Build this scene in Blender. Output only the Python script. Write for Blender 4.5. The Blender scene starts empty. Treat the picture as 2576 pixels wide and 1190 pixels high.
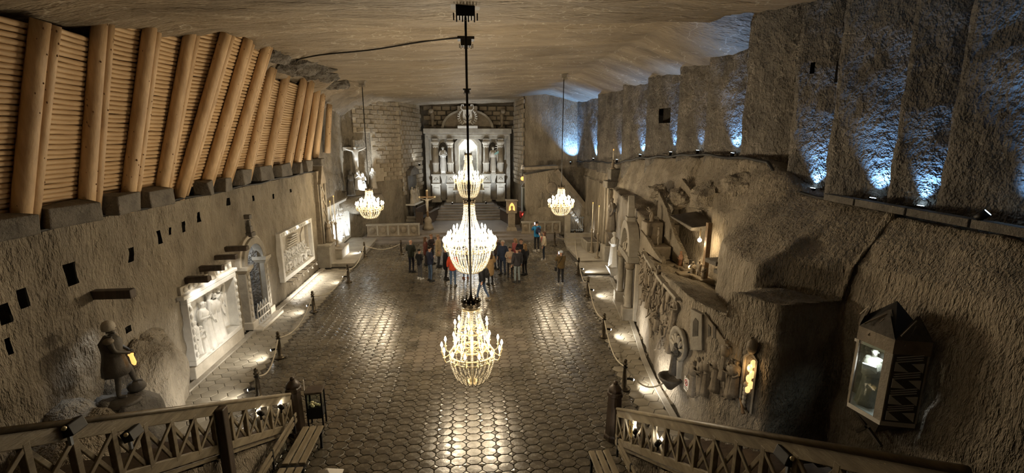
import bpy, bmesh, math, random
from mathutils import Vector, Matrix, noise
random.seed(7)
R = math.radians
scene = bpy.context.scene
COL = scene.collection

# ---------------------------------------------------------------- camera
FPX, PITCH, YAW, CAMH = 1160.0, R(12.0), R(5.35), 7.0
cam = bpy.data.cameras.new('camera'); cam.sensor_width = 36.0; cam.lens = FPX / 2576 * 36.0
cam.clip_start = 0.05; cam.clip_end = 300
camo = bpy.data.objects.new('camera', cam); COL.objects.link(camo)
camo.location = (0, 0, CAMH); camo.rotation_euler = (R(90) - PITCH, 0, -YAW)
scene.camera = camo
# ---------------------------------------------------------------- world, exposure
world = bpy.data.worlds.new('cave_air'); scene.world = world; world.use_nodes = True
world.node_tree.nodes['Background'].inputs[0].default_value = (1.0, 0.78, 0.5, 1)
world.node_tree.nodes['Background'].inputs[1].default_value = 0.004
scene.view_settings.view_transform = 'Standard'; scene.view_settings.look = 'None'
scene.view_settings.gamma = 1.0; scene.view_settings.use_curve_mapping = False
scene.view_settings.exposure = 0.0
scene.cycles.max_bounces = 5; scene.cycles.diffuse_bounces = 3; scene.cycles.glossy_bounces = 2; scene.cycles.transmission_bounces = 2; scene.cycles.adaptive_threshold = 0.06; scene.cycles.adaptive_min_samples = 12
WARM = (1.0, 0.81, 0.55); NEUT = (1.0, 0.94, 0.84); COOL = (0.85, 0.93, 1.0); BLUE = (0.20, 0.47, 1.0)
P_CHAND = 130.0      # watts for each of the point lamps inside a chandelier

# ---------------------------------------------------------------- helpers: rays
_fw = Vector((math.sin(YAW) * math.cos(PITCH), math.cos(YAW) * math.cos(PITCH), -math.sin(PITCH)))
_rt = Vector((math.cos(YAW), -math.sin(YAW), 0)); _up = _rt.cross(_fw); _C = Vector((0, 0, CAMH))
def ray(x, y): return _fw + _rt * ((x - 1288) / FPX) - _up * ((y - 595) / FPX)
def fl(x, y, z=0.0):
    d = ray(x, y); return _C + d * ((z - CAMH) / d.z)
def atX(x, y, X):
    d = ray(x, y); return _C + d * (X / d.x)
def atY(x, y, Y):
    d = ray(x, y); return _C + d * (Y / d.y)
def atL(x, y, a, b):
    d = ray(x, y); n = Vector((b[1] - a[1], a[0] - b[0])); t = (n.x * a[0] + n.y * a[1]) / (n.x * d.x + n.y * d.y)
    return _C + d * t
def lerp(a, b, t): return a + (b - a) * t
def interp(tab, x):
    if x <= tab[0][0]: return tab[0][1]
    for (x0, v0), (x1, v1) in zip(tab, tab[1:]):
        if x <= x1: return lerp(v0, v1, (x - x0) / (x1 - x0))
    return tab[-1][1]
def nz(x, y, z, s=1.0): return noise.fractal(Vector((x * s, y * s, z * s)), 1.0, 2.0, 4)

# ---------------------------------------------------------------- helpers: materials
def mat(name, col, rough=0.7, metal=0.0, **kw):
    m = bpy.data.materials.new(name); m.use_nodes = True
    b = m.node_tree.nodes['Principled BSDF']
    b.inputs['Base Color'].default_value = (*col, 1); b.inputs['Roughness'].default_value = rough
    b.inputs['Metallic'].default_value = metal
    for k, v in kw.items(): b.inputs[k].default_value = v
    return m
def tex_mat(name, c1, c2, scale=2.0, rough=0.85, bump=0.35, stretch=(1, 1, 1), fine=14.0, bdist=0.05, chisel=0.0,
            cdir=(1, 1, 0.15), cscale=6.0, vein=None, lo=0.35, hi=0.68, rough2=None, metal=0.0, spec=None, coord='Object', fbump=1.0):
    m = bpy.data.materials.new(name); m.use_nodes = True; nt = m.node_tree; N = nt.nodes; L = nt.links
    b = N['Principled BSDF']; b.inputs['Roughness'].default_value = rough; b.inputs['Metallic'].default_value = metal
    if spec is not None: b.inputs['Specular IOR Level'].default_value = spec
    tc = N.new('ShaderNodeTexCoord'); mp = N.new('ShaderNodeMapping'); mp.inputs['Scale'].default_value = stretch
    L.new(tc.outputs[coord], mp.inputs['Vector'])
    n1 = N.new('ShaderNodeTexNoise'); n1.inputs['Scale'].default_value = scale; n1.inputs['Detail'].default_value = 5; n1.inputs['Roughness'].default_value = 0.65
    L.new(mp.outputs[0], n1.inputs['Vector'])
    rp = N.new('ShaderNodeValToRGB'); rp.color_ramp.elements[0].position = lo; rp.color_ramp.elements[1].position = hi
    rp.color_ramp.elements[0].color = (*c1, 1); rp.color_ramp.elements[1].color = (*c2, 1)
    L.new(n1.outputs[0], rp.inputs[0]); colour = rp.outputs[0]
    n2 = N.new('ShaderNodeTexNoise'); n2.inputs['Scale'].default_value = fine; n2.inputs['Detail'].default_value = 3; n2.inputs['Roughness'].default_value = 0.7
    L.new(mp.outputs[0], n2.inputs['Vector'])
    if vein:
        nv = N.new('ShaderNodeTexNoise'); nv.inputs['Scale'].default_value = vein[1]; nv.inputs['Detail'].default_value = 5
        L.new(tc.outputs[coord], nv.inputs['Vector'])
        s = N.new('ShaderNodeMath'); s.operation = 'SUBTRACT'; s.inputs[1].default_value = 0.5; L.new(nv.outputs[0], s.inputs[0])
        a = N.new('ShaderNodeMath'); a.operation = 'ABSOLUTE'; L.new(s.outputs[0], a.inputs[0])
        r2 = N.new('ShaderNodeMapRange'); r2.inputs[1].default_value = vein[2]; r2.inputs[2].default_value = 0.0; L.new(a.outputs[0], r2.inputs[0])
        mx = N.new('ShaderNodeMix'); mx.data_type = 'RGBA'; mx.inputs[7].default_value = (*vein[0], 1)
        L.new(colour, mx.inputs[6])
        mm = N.new('ShaderNodeMath'); mm.operation = 'MULTIPLY'; L.new(r2.outputs[0], mm.inputs[0]); L.new(n1.outputs[0], mm.inputs[1])
        L.new(mm.outputs[0], mx.inputs[0]); colour = mx.outputs[2]
    L.new(colour, b.inputs['Base Color'])
    h = N.new('ShaderNodeMath'); h.operation = 'MULTIPLY_ADD'; h.inputs[1].default_value = fbump
    L.new(n2.outputs[0], h.inputs[0]); L.new(n1.outputs[0], h.inputs[2]); hh = h.outputs[0]
    if chisel:
        mp2 = N.new('ShaderNodeMapping'); mp2.inputs['Scale'].default_value = cdir; L.new(tc.outputs[coord], mp2.inputs['Vector'])
        w = N.new('ShaderNodeTexWave'); w.bands_direction = 'DIAGONAL'; w.inputs['Scale'].default_value = cscale; w.inputs['Distortion'].default_value = 9; w.inputs['Detail'].default_value = 3; w.inputs['Detail Scale'].default_value = 0.45
        L.new(mp2.outputs[0], w.inputs['Vector'])
        q = N.new('ShaderNodeMath'); q.operation = 'MULTIPLY_ADD'; q.inputs[1].default_value = chisel
        L.new(w.outputs['Fac'], q.inputs[0]); L.new(hh, q.inputs[2]); hh = q.outputs[0]
    if rough2 is not None:
        rr = N.new('ShaderNodeMapRange'); rr.inputs[1].default_value = 0.3; rr.inputs[2].default_value = 0.7
        rr.inputs[3].default_value = rough; rr.inputs[4].default_value = rough2
        L.new(n2.outputs[0], rr.inputs[0]); L.new(rr.outputs[0], b.inputs['Roughness'])
    if bump:
        bp = N.new('ShaderNodeBump'); bp.inputs['Strength'].default_value = bump; bp.inputs['Distance'].default_value = bdist
        L.new(hh, bp.inputs['Height']); L.new(bp.outputs[0], b.inputs['Normal'])
    return m
def glow(name, col, strength, sample=False):
    m = bpy.data.materials.new(name); m.use_nodes = True; b = m.node_tree.nodes['Principled BSDF']
    b.inputs['Base Color'].default_value = (*col, 1); b.inputs['Emission Color'].default_value = (*col, 1)
    b.inputs['Emission Strength'].default_value = strength
    if not sample: m.cycles.emission_sampling = 'NONE'
    return m
def glass(name, col=(0.9, 0.95, 0.93), rough=0.03):
    m = bpy.data.materials.new(name); m.use_nodes = True; nt = m.node_tree; N = nt.nodes; L = nt.links
    N.remove(N['Principled BSDF']); o = N['Material Output']
    t = N.new('ShaderNodeBsdfTransparent'); t.inputs[0].default_value = (*col, 1)
    g = N.new('ShaderNodeBsdfGlossy'); g.inputs['Roughness'].default_value = rough
    lw = N.new('ShaderNodeLayerWeight'); lw.inputs[0].default_value = 0.5; f0 = N.new('ShaderNodeMath'); f0.operation = 'POWER'; f0.inputs[1].default_value = 4.0; L.new(lw.outputs['Facing'], f0.inputs[0]); f = N.new('ShaderNodeMath'); f.operation = 'MULTIPLY_ADD'; f.inputs[1].default_value = 0.6; f.inputs[2].default_value = 0.05; L.new(f0.outputs[0], f.inputs[0])
    x = N.new('ShaderNodeMixShader'); L.new(f.outputs[0], x.inputs[0]); L.new(t.outputs[0], x.inputs[1]); L.new(g.outputs[0], x.inputs[2])
    L.new(x.outputs[0], o.inputs['Surface']); return m

M = {}
M['rock']   = tex_mat('salt_rock', (0.18, 0.152, 0.11), (0.35, 0.30, 0.222), 0.9, 0.8, 1.0, (1, 1, 0.4), 10, 0.09, fbump=1.5)
M['rock_r'] = tex_mat('salt_rock_raked', (0.20, 0.17, 0.125), (0.41, 0.35, 0.262), 1.1, 0.75, 1.0, (1, 1, 0.3), 14, 0.09, fbump=1.6)
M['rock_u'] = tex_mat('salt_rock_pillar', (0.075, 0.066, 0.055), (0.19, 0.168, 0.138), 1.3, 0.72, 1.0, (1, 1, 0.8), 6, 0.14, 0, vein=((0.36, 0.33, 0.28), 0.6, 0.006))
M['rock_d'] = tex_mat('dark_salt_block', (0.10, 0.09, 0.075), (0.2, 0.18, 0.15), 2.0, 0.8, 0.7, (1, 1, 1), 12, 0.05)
M['ceil']   = tex_mat('ceiling_rock', (0.15, 0.118, 0.08), (0.34, 0.275, 0.19), 0.8, 0.62, 1.0, (0.35, 1.3, 1), 6, 0.12, vein=((0.62, 0.56, 0.46), 0.5, 0.006), lo=0.3, hi=0.72)
M['brick']  = tex_mat('salt_brick', (0.22, 0.18, 0.125), (0.36, 0.3, 0.215), 1.3, 0.75, 0.6, (1, 1, 1), 14, 0.03, coord='Generated')
M['mortar'] = tex_mat('pale_mortar', (0.36, 0.31, 0.23), (0.5, 0.44, 0.34), 3, 0.9, 0.5)
M['tile']   = tex_mat('polished_salt_tile', (0.062, 0.053, 0.038), (0.16, 0.137, 0.098), 1.1, 0.15, 0.32, (1, 1, 1), 8, 0.012, rough2=0.34, spec=0.75)
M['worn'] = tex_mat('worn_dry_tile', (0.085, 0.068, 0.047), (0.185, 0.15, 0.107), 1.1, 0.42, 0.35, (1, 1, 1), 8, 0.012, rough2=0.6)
M['joint']  = tex_mat('dark_joint', (0.05, 0.043, 0.032), (0.09, 0.077, 0.058), 5, 0.8, 0.4)
M['wtile']  = tex_mat('lightened_walkway_tile', (0.2, 0.175, 0.13), (0.32, 0.28, 0.21), 1.3, 0.4, 0.35, (1, 1, 1), 9, 0.012, rough2=0.6)  # walkway lighting put into the colour: lighter than the main floor tile
M['salt']   = tex_mat('carved_salt', (0.40, 0.36, 0.29), (0.56, 0.51, 0.42), 2.5, 0.6, 0.5, (1, 1, 1), 22, 0.015)
M['white']  = tex_mat('white_salt', (0.62, 0.6, 0.55), (0.78, 0.76, 0.7), 3, 0.55, 0.4, (1, 1, 1), 25, 0.01)
M['grey']   = tex_mat('grey_salt', (0.27, 0.245, 0.2), (0.4, 0.365, 0.3), 2.2, 0.65, 0.5, (1, 1, 1), 18, 0.02)
M['dstone'] = tex_mat('dark_carved_salt', (0.06, 0.052, 0.04), (0.13, 0.112, 0.088), 3, 0.6, 0.5, (1, 1, 1), 18, 0.015)
M['bstone'] = tex_mat('brown_carved_salt', (0.19, 0.155, 0.11), (0.31, 0.26, 0.19), 3, 0.6, 0.5, (1, 1, 1), 18, 0.015)
M['log']    = tex_mat('debarked_pine', (0.43, 0.28, 0.145), (0.67, 0.475, 0.275), 1.6, 0.55, 0.25, (3, 3, 0.35), 9, 0.02)
M['slat']   = tex_mat('pine_slat', (0.5, 0.335, 0.18), (0.74, 0.54, 0.32), 1.2, 0.6, 0.25, (3, 0.6, 3), 9, 0.015)
M['knot']   = mat('pine_knot', (0.17, 0.085, 0.035), 0.7)
M['wood']   = tex_mat('weathered_rail_wood', (0.19, 0.155, 0.102), (0.34, 0.285, 0.19), 3, 0.42, 0.3, (3, 0.5, 3), 16, 0.01)
M['dwood']  = tex_mat('dark_post_wood', (0.045, 0.032, 0.022), (0.11, 0.078, 0.052), 3, 0.45, 0.3, (3, 3, 0.5), 16, 0.01)
M['bwood']  = tex_mat('brown_cross_wood', (0.2, 0.125, 0.06), (0.36, 0.24, 0.13), 4, 0.6, 0.3)
M['iron']   = mat('black_iron', (0.018, 0.016, 0.014), 0.45, 0.6)
M['bronze'] = tex_mat('dark_bronze', (0.05, 0.04, 0.028), (0.12, 0.095, 0.06), 5, 0.35, 0.3, metal=0.7)
M['gold']   = mat('gilded_metal', (0.86, 0.74, 0.48), 0.35, 0.35)
M['bead']   = mat('salt_crystal_bead', (0.97, 0.92, 0.8), 0.15, 0.0, **{'Specular IOR Level': 0.9, 'Subsurface Weight': 0.0})
M['candle'] = mat('ivory_candle', (0.85, 0.78, 0.62), 0.5)
M['bulb']   = glow('lit_bulb', (1.0, 0.86, 0.6), 14.0)
M['bulbw']  = glow('lit_white_lamp', (1.0, 0.95, 0.86), 14.0)
M['bulbb']  = glow('lit_blue_lamp', (0.55, 0.78, 1.0), 12.0)
M['amber']  = glow('amber_glow', (1.0, 0.5, 0.13), 1.5)
M['redglow']= glow('red_votive', (1.0, 0.12, 0.08), 1.0)
M['rope']   = tex_mat('pale_rope', (0.42, 0.37, 0.28), (0.62, 0.56, 0.45), 20, 0.8, 0.4)
M['glass']  = glass('clear_glass')
M['cable']  = mat('black_cable', (0.012, 0.011, 0.01), 0.6)
M['black']  = mat('black_paint', (0.01, 0.01, 0.01), 0.5)
M['red']    = mat('red_lacquer', (0.45, 0.03, 0.025), 0.35)
M['skin']   = mat('skin', (0.56, 0.33, 0.23), 0.55)
M['steel']  = mat('painted_grey_steel', (0.3, 0.34, 0.4), 0.45, 0.4)
M['paper']  = mat('white_plate', (0.75, 0.72, 0.66), 0.5)
def cloth(name, c): 
    k = 'c_' + name
    if k not in M: M[k] = tex_mat(name, tuple(v * 0.75 for v in c), tuple(min(1, v * 1.2) for v in c), 6, 0.85, 0.3, (1, 1, 1), 30, 0.01)
    return M[k]

# ---------------------------------------------------------------- helpers: meshes
class MB:
    def __init__(s): s.v = []; s.f = []; s.m = []; s.cm = 0
    def add(s, vs, fs):
        k = len(s.v); s.v += [tuple(p) for p in vs]
        for q in fs: s.f.append(tuple(i + k for i in q)); s.m.append(s.cm)
        return s
    def box(s, c, d, rz=0.0, rx=0.0, ry=0.0):
        mt = Matrix.Translation(Vector(c)) @ Matrix.Rotation(rz, 4, 'Z') @ Matrix.Rotation(ry, 4, 'Y') @ Matrix.Rotation(rx, 4, 'X')
        h = [x / 2 for x in d]
        vs = [mt @ Vector((sx * h[0], sy * h[1], sz * h[2])) for sz in (-1, 1) for sy in (-1, 1) for sx in (-1, 1)]
        return s.add(vs, [(0, 2, 3, 1), (4, 5, 7, 6), (0, 1, 5, 4), (2, 6, 7, 3), (0, 4, 6, 2), (1, 3, 7, 5)])
    def frust(s, c, d0, d1, h):
        (a, b), (e, f) = d0, d1; c = Vector(c)
        vs = [c + Vector(p) for p in ((-a / 2, -b / 2, 0), (a / 2, -b / 2, 0), (a / 2, b / 2, 0), (-a / 2, b / 2, 0), (-e / 2, -f / 2, h), (e / 2, -f / 2, h), (e / 2, f / 2, h), (-e / 2, f / 2, h))]
        return s.add(vs, [(0, 3, 2, 1), (4, 5, 6, 7), (0, 1, 5, 4), (1, 2, 6, 5), (2, 3, 7, 6), (3, 0, 4, 7)])
    def bar(s, p, q, w, h, up=(0, 0, 1)):
        p = Vector(p); q = Vector(q); d = (q - p).normalized(); u = Vector(up); sd = d.cross(u)
        if sd.length < 1e-4: sd = d.cross(Vector((1, 0, 0)))
        sd.normalize(); u = sd.cross(d)
        vs = [a + sd * (i * w / 2) + u * (j * h / 2) for a in (p, q) for i, j in ((-1, -1), (1, -1), (1, 1), (-1, 1))]
        return s.add(vs, [(0, 1, 2, 3), (7, 6, 5, 4), (0, 4, 5, 1), (1, 5, 6, 2), (2, 6, 7, 3), (3, 7, 4, 0)])
    def tube(s, pts, r, n=8, caps=True):
        pts = [Vector(p) for p in pts]; k = len(pts)
        rs = r if isinstance(r, (list, tuple)) else [r] * k
        vs = []; fs = []; u = None
        for i, p in enumerate(pts):
            d = (pts[min(i + 1, k - 1)] - pts[max(i - 1, 0)]).normalized()
            if u is None:
                u = d.cross(Vector((0.31, 0.17, 0.94)));
                if u.length < 0.05: u = d.cross(Vector((1, 0, 0)))
            else: u = u - d * u.dot(d)
            u.normalize(); w = d.cross(u)
            vs += [p + (u * math.cos(2 * math.pi * j / n) + w * math.sin(2 * math.pi * j / n)) * rs[i] for j in range(n)]
        for i in range(k - 1):
            for j in range(n): fs.append((i * n + j, i * n + (j + 1) % n, (i + 1) * n + (j + 1) % n, (i + 1) * n + j))
        if caps: fs.append(tuple(range(n - 1, -1, -1))); fs.append(tuple((k - 1) * n + j for j in range(n)))
        return s.add(vs, fs)
    def lathe(s, prof, n=16, c=(0, 0, 0), a0=0.0, a1=None, rip=0.0, nr=0, caps=True):
        c = Vector(c); full = a1 is None; span = 2 * math.pi if full else a1 - a0; cnt = n if full else n + 1
        vs = []; fs = []
        for (r, z) in prof:
            for j in range(cnt):
                a = a0 + span * j / n; rr = r * (1 + rip * math.sin(nr * a))
                vs.append(c + Vector((rr * math.cos(a), rr * math.sin(a), z)))
        for i in range(len(prof) - 1):
            for j in range(n):
                j2 = (j + 1) % cnt
                fs.append((i * cnt + j, i * cnt + j2, (i + 1) * cnt + j2, (i + 1) * cnt + j))
        if full and caps: fs.append(tuple(range(cnt - 1, -1, -1))); fs.append(tuple((len(prof) - 1) * cnt + j for j in range(cnt)))
        return s.add(vs, fs)
    def ball(s, c, r, n=8, k=6):
        if not isinstance(r, (tuple, list)): r = (r, r, r)
        c = Vector(c); vs = [c + Vector((0, 0, -r[2]))]; fs = []
        for i in range(1, k):
            t = math.pi * i / k
            for j in range(n):
                a = 2 * math.pi * j / n; vs.append(c + Vector((r[0] * math.sin(t) * math.cos(a), r[1] * math.sin(t) * math.sin(a), -r[2] * math.cos(t))))
        vs.append(c + Vector((0, 0, r[2]))); L = len(vs) - 1
        for j in range(n):
            fs.append((0, 1 + (j + 1) % n, 1 + j)); fs.append((L, L - n + j, L - n + (j + 1) % n))
        for i in range(k - 2):
            for j in range(n): a = 1 + i * n; fs.append((a + j, a + (j + 1) % n, a + n + (j + 1) % n, a + n + j))
        return s.add(vs, fs)
    def prism(s, poly, d, f):
        """poly: 2d points (a,b); f(a,b,t) -> point, extruded t=0..d"""
        n = len(poly); vs = [f(a, b, 0) for a, b in poly] + [f(a, b, d) for a, b in poly]
        fs = [tuple(range(n - 1, -1, -1)), tuple(range(n, 2 * n))] + [(i, (i + 1) % n, n + (i + 1) % n, n + i) for i in range(n)]
        return s.add(vs, fs)
    def strip(s, outer, inner, d, f):
        """closed or open band between two equal point lists, extruded"""
        n = len(outer); vs = []
        for t in (0, d):
            vs += [f(a, b, t) for a, b in outer] + [f(a, b, t) for a, b in inner]
        fs = []
        for i in range(n - 1):
            o0, o1, i0, i1 = i, i + 1, n + i, n + i + 1; k = 2 * n
            fs += [(o0, o1, i1, i0), (k + o0, k + i0, k + i1, k + o1), (o0, k + o0, k + o1, o1), (i0, i1, k + i1, k + i0)]
        fs += [(0, n, 3 * n, 2 * n), (n - 1, 3 * n - 1, 4 * n - 1, 2 * n - 1)]
        return s.add(vs, fs)
    def mesh(s, name, mats, smooth=False, off=None):
        me = bpy.data.meshes.new(name)
        vs = s.v if off is None else [(a - off[0], b - off[1], c - off[2]) for a, b, c in s.v]
        me.from_pydata(vs, [], s.f)
        for m in (mats if isinstance(mats, (list, tuple)) else [mats]): me.materials.append(m)
        if any(s.m): me.polygons.foreach_set('material_index', s.m)
        if smooth: me.polygons.foreach_set('use_smooth', [True] * len(me.polygons))
        me.update(); return me
    def build(s, name, mats, parent=None, smooth=False, world=False, bevel=0.0, fixn=False):
        off = parent.location if (parent is not None and world) else None
        me = s.mesh(name, mats, smooth, off)
        if fixn: fix(me)
        return place(name, me, parent, bevel=bevel)
def fix(me):
    b = bmesh.new(); b.from_mesh(me); bmesh.ops.recalc_face_normals(b, faces=b.faces); b.to_mesh(me); b.free()
def place(name, me, parent=None, loc=None, rot=None, scale=None, bevel=0.0):
    o = bpy.data.objects.new(name, me); COL.objects.link(o)
    if parent is not None: o.parent = parent
    if loc is not None: o.location = loc
    if rot is not None: o.rotation_euler = rot
    if scale is not None: o.scale = scale if isinstance(scale, (tuple, list, Vector)) else (scale,) * 3
    if bevel:
        m = o.modifiers.new('edge', 'BEVEL'); m.width = bevel; m.segments = 2; m.limit_method = 'ANGLE'
    return o
def tag(o, label, cat, group=None, kind=None):
    if label: o['label'] = label
    if cat: o['category'] = cat
    if group: o['group'] = group
    if kind: o['kind'] = kind
    return o
def thing(name, label, cat, loc=(0, 0, 0), rz=0.0, group=None):
    o = bpy.data.objects.new(name, None); COL.objects.link(o); o.empty_display_size = 0.1
    o.location = loc; o.rotation_euler = (0, 0, rz); return tag(o, label, cat, group)
def struct(o, label=None):
    o['kind'] = 'structure'
    if label: o['label'] = label
    return o
def lamp(name, kind, loc, power, col, parent=None, aim=None, size=0.1, angle=60, blend=0.6):
    l = bpy.data.lights.new(name, kind); l.energy = power; l.color = col
    l.shadow_soft_size = size
    if kind == 'SPOT': l.spot_size = R(angle); l.spot_blend = blend
    o = bpy.data.objects.new(name, l); COL.objects.link(o); loc = Vector(loc)
    if parent is not None: o.parent = parent
    o.location = loc
    if aim is not None: o.rotation_euler = (Vector(aim) - loc).to_track_quat('-Z', 'Y').to_euler()
    return o
def copy_tree(o, parent=None, loc=None, rz=None, label=None):
    c = o.copy(); COL.objects.link(c); c.parent = parent
    if loc is not None: c.location = loc
    if rz is not None: c.rotation_euler = (0, 0, rz)
    if label: c['label'] = label
    for ch in o.children: copy_tree(ch, c)
    return c
ORD = ['first', 'second', 'third', 'fourth', 'fifth', 'sixth', 'seventh', 'eighth', 'ninth', 'tenth', 'eleventh', 'twelfth', 'thirteenth', 'fourteenth', 'fifteenth', 'sixteenth']
# ================================================================ the cave: floor, ceiling, walls
def ceil_z(x, y):
    z = interp([(0, 8.55), (8.8, 9.3), (12, 9.75), (14, 10.08), (20, 10.15), (30, 10.15), (44, 9.95)], y)
    z += 0.045 * x * min(1, max(0, (y - 6) / 8))
    if x < -6.4: z -= (-6.4 - x) * (0.45 if y > 17 else 0.18)
    if x > 6: z -= (x - 6) * 0.38 * min(1, max(0, (y - 12.6) / 2))
    if x > 6 and y < 14: z += (x - 6) * 0.5 * min(1, (14 - y) / 2)
    if y > 32: z -= 0.10 * max(0, -4 - x) * (y - 32) / 4
    return z
def grid_mesh(name, pts, nu, nv, m, flip=False, skip=None, smooth=True):
    me = bpy.data.meshes.new(name); fs = []
    for i in range(nu - 1):
        for j in range(nv - 1):
            if skip and skip(i, j): continue
            q = (i * nv + j, (i + 1) * nv + j, (i + 1) * nv + j + 1, i * nv + j + 1)
            fs.append(q[::-1] if flip else q)
    me.from_pydata([tuple(p) for p in pts], [], fs); me.materials.append(m)
    if smooth: me.polygons.foreach_set('use_smooth', [True] * len(me.polygons))
    me.update(); return me
def displace(pts, nu, nv, amp, s, flip, zs=1.0):
    out = []
    for i in range(nu):
        for j in range(nv):
            p = pts[i * nv + j]
            du = pts[min(i + 1, nu - 1) * nv + j] - pts[max(i - 1, 0) * nv + j]
            dv = pts[i * nv + min(j + 1, nv - 1)] - pts[i * nv + max(j - 1, 0)]
            n = du.cross(dv)
            if n.length > 1e-9: n.normalize()
            if flip: n = -n
            a = nz(p.x, p.y, p.z * zs, s) + 0.4 * nz(p.x + 9, p.y, p.z * zs, s * 3.1)
            out.append(p + n * (a * amp))
    return out
def resample(plan, step):
    out = []
    for a, b in zip(plan, plan[1:]):
        n = max(1, int(math.ceil(math.dist(a[:2], b[:2]) / step)))
        for k in range(n): out.append(tuple(lerp(u, w, k / n) for u, w in zip(a, b)))
    out.append(tuple(plan[-1])); return out
def sheet(name, plan, z0, z1, step, amp, s, m, flip=False, holes=(), lean=0.0, holeax=1, zs=1.0):
    pl = resample(plan, step); nu = len(pl); zt = max(z1(p[0], p[1]) if callable(z1) else z1 for p in pl)
    nv = int((zt - (z0 if not callable(z0) else 0)) / step) + 2; pts = []
    for p in pl:
        b = z0(p[0], p[1]) if callable(z0) else z0; t = z1(p[0], p[1]) if callable(z1) else z1
        for j in range(nv):
            z = lerp(b, t, j / (nv - 1)); pts.append(Vector((p[0] + lean * (z - b), p[1], z)))
    dp = displace(pts, nu, nv, amp, s, flip, zs)
    def skip(i, j):
        c = (pts[i * nv + j] + pts[(i + 1) * nv + j + 1]) / 2
        return any(h[0] < c[holeax] < h[1] and h[2] < c.z < h[3] for h in holes)
    return struct(place(name, grid_mesh(name, dp, nu, nv, m, flip, skip if holes else None)))
def terrain(name, stations, step, amp, s, m, flip=False):
    ns = len(stations[0]); rows = []
    for a, b in zip(stations, stations[1:]):
        d = max((Vector(p) - Vector(q)).length for p, q in zip(a, b)); n = max(1, int(math.ceil(d / step)))
        for k in range(n): rows.append([Vector(p).lerp(Vector(q), k / n) for p, q in zip(a, b)])
    rows.append([Vector(p) for p in stations[-1]])
    cnt = [max(1, int(math.ceil(max((r[i + 1] - r[i]).length for r in rows) / step))) for i in range(ns - 1)]
    pts = []
    for r in rows:
        for i in range(ns - 1):
            for k in range(cnt[i]): pts.append(r[i].lerp(r[i + 1], k / cnt[i]))
        pts.append(r[-1])
    nv = sum(cnt) + 1; nu = len(rows)
    return struct(place(name, grid_mesh(name, displace(pts, nu, nv, amp, s, flip), nu, nv, m, flip)))

# ---- floor: dark bed, octagonal tiles with diamond fillers, two walkways of hexagonal tiles
RW = [(5.3, 2), (5.3, 10), (5.35, 10.5), (5.5, 11.9), (5.75, 13.4), (6.1, 14.9), (6.5, 16.8), (6.8, 18.6), (7.35, 22), (7.95, 25), (8.4, 30), (8.6, 35)]
rw = lambda y: interp([(b, a) for a, b in RW], y)
rs = lambda y: interp([(6, 3.75), (11.6, 4.3), (15.1, 4.73), (19.5, 5.27), (22.9, 5.66), (31, 6.3)], y) + 0.14   # stanchion line, right
ls = lambda y: -6.36 + (0 if y < 24 else -0.09 * (y - 24))
b = MB().box((0, 19.5, -0.13), (24, 33, 0.2))
floor = struct(b.build('floor', M['joint']), 'floor of glossy brown salt tiles')
def poly_tile(poly, h=0.03, bev=0.011, tilt=(0, 0), dome=0.004):
    cx = sum(p[0] for p in poly) / len(poly); cy = sum(p[1] for p in poly) / len(poly); n = len(poly)
    rng = lambda f, z: [(cx + (x - cx) * f, cy + (y - cy) * f, z + tilt[0] * (x - cx) + tilt[1] * (y - cy)) for x, y in poly]
    vs = rng(1, -h) + rng(0.985, -bev * 0.8) + rng(0.93, -dome * 0.3) + [(cx, cy, dome)]
    fs = []
    for k in range(2):
        for i in range(n): fs.append((k * n + i, k * n + (i + 1) % n, (k + 1) * n + (i + 1) % n, (k + 1) * n + i))
    for i in range(n): fs.append((2 * n + i, 2 * n + (i + 1) % n, 3 * n))
    return vs, fs
PX, PY, CXC, CYC = 0.345, 0.27, 0.095, 0.082
g = 0.004
octo = [(-PX/2+CXC, -PY/2+g), (PX/2-CXC, -PY/2+g), (PX/2-g, -PY/2+CYC), (PX/2-g, PY/2-CYC), (PX/2-CXC, PY/2-g), (-PX/2+CXC, PY/2-g), (-PX/2+g, PY/2-CYC), (-PX/2+g, -PY/2+CYC)]
dia = [(-CXC+g*1.6, 0), (0, -CYC+g*1.6), (CXC-g*1.6, 0), (0, CYC-g*1.6)]
octm = []
for k in range(6):
    vs, fs = poly_tile(octo, tilt=(random.uniform(-.008, .008), random.uniform(-.008, .008)), dome=random.uniform(.001, .003))
    octm.append(MB().add(vs, fs).mesh('octagonal_tile', M['tile']))
rest = MB(); worn = MB(); cells = []
for j in range(int((31.2 - 6.2) / PY)):
    y = 6.2 + (j + 0.5) * PY
    for i in range(-20, 20):
        x = i * PX
        if ls(y) < x < rs(y): cells.append((x, y))
vis = [c for c in cells if c[1] > 8.3 and abs(c[0] - 0.6) < 3.6]
vis.sort(key=lambda c: c[1] + abs(c[0]) * 0.05); near = set(vis[:300])
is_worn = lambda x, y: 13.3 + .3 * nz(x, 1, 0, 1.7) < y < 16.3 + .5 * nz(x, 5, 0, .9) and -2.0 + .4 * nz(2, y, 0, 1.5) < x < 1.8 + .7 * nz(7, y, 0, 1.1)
for (x, y) in cells:
    dz = random.uniform(-0.004, 0.004)
    if (x, y) in near:
        place('octagonal_tile', random.choice(octm), floor, (x, y, dz), (0, 0, random.choice((0, math.pi))))
    else:
        vs, fs = poly_tile(octo, tilt=(random.uniform(-.009, .009), random.uniform(-.009, .009)), dome=random.uniform(.001, .003))
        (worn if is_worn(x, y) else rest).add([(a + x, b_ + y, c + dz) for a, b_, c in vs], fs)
    vs, fs = poly_tile(dia, bev=0.008, tilt=(random.uniform(-.02, .02), random.uniform(-.02, .02)))
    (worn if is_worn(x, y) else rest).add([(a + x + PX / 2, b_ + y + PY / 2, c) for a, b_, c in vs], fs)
tag(rest.build('tile_field', M['tile'], floor), None, None, kind='stuff')
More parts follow.
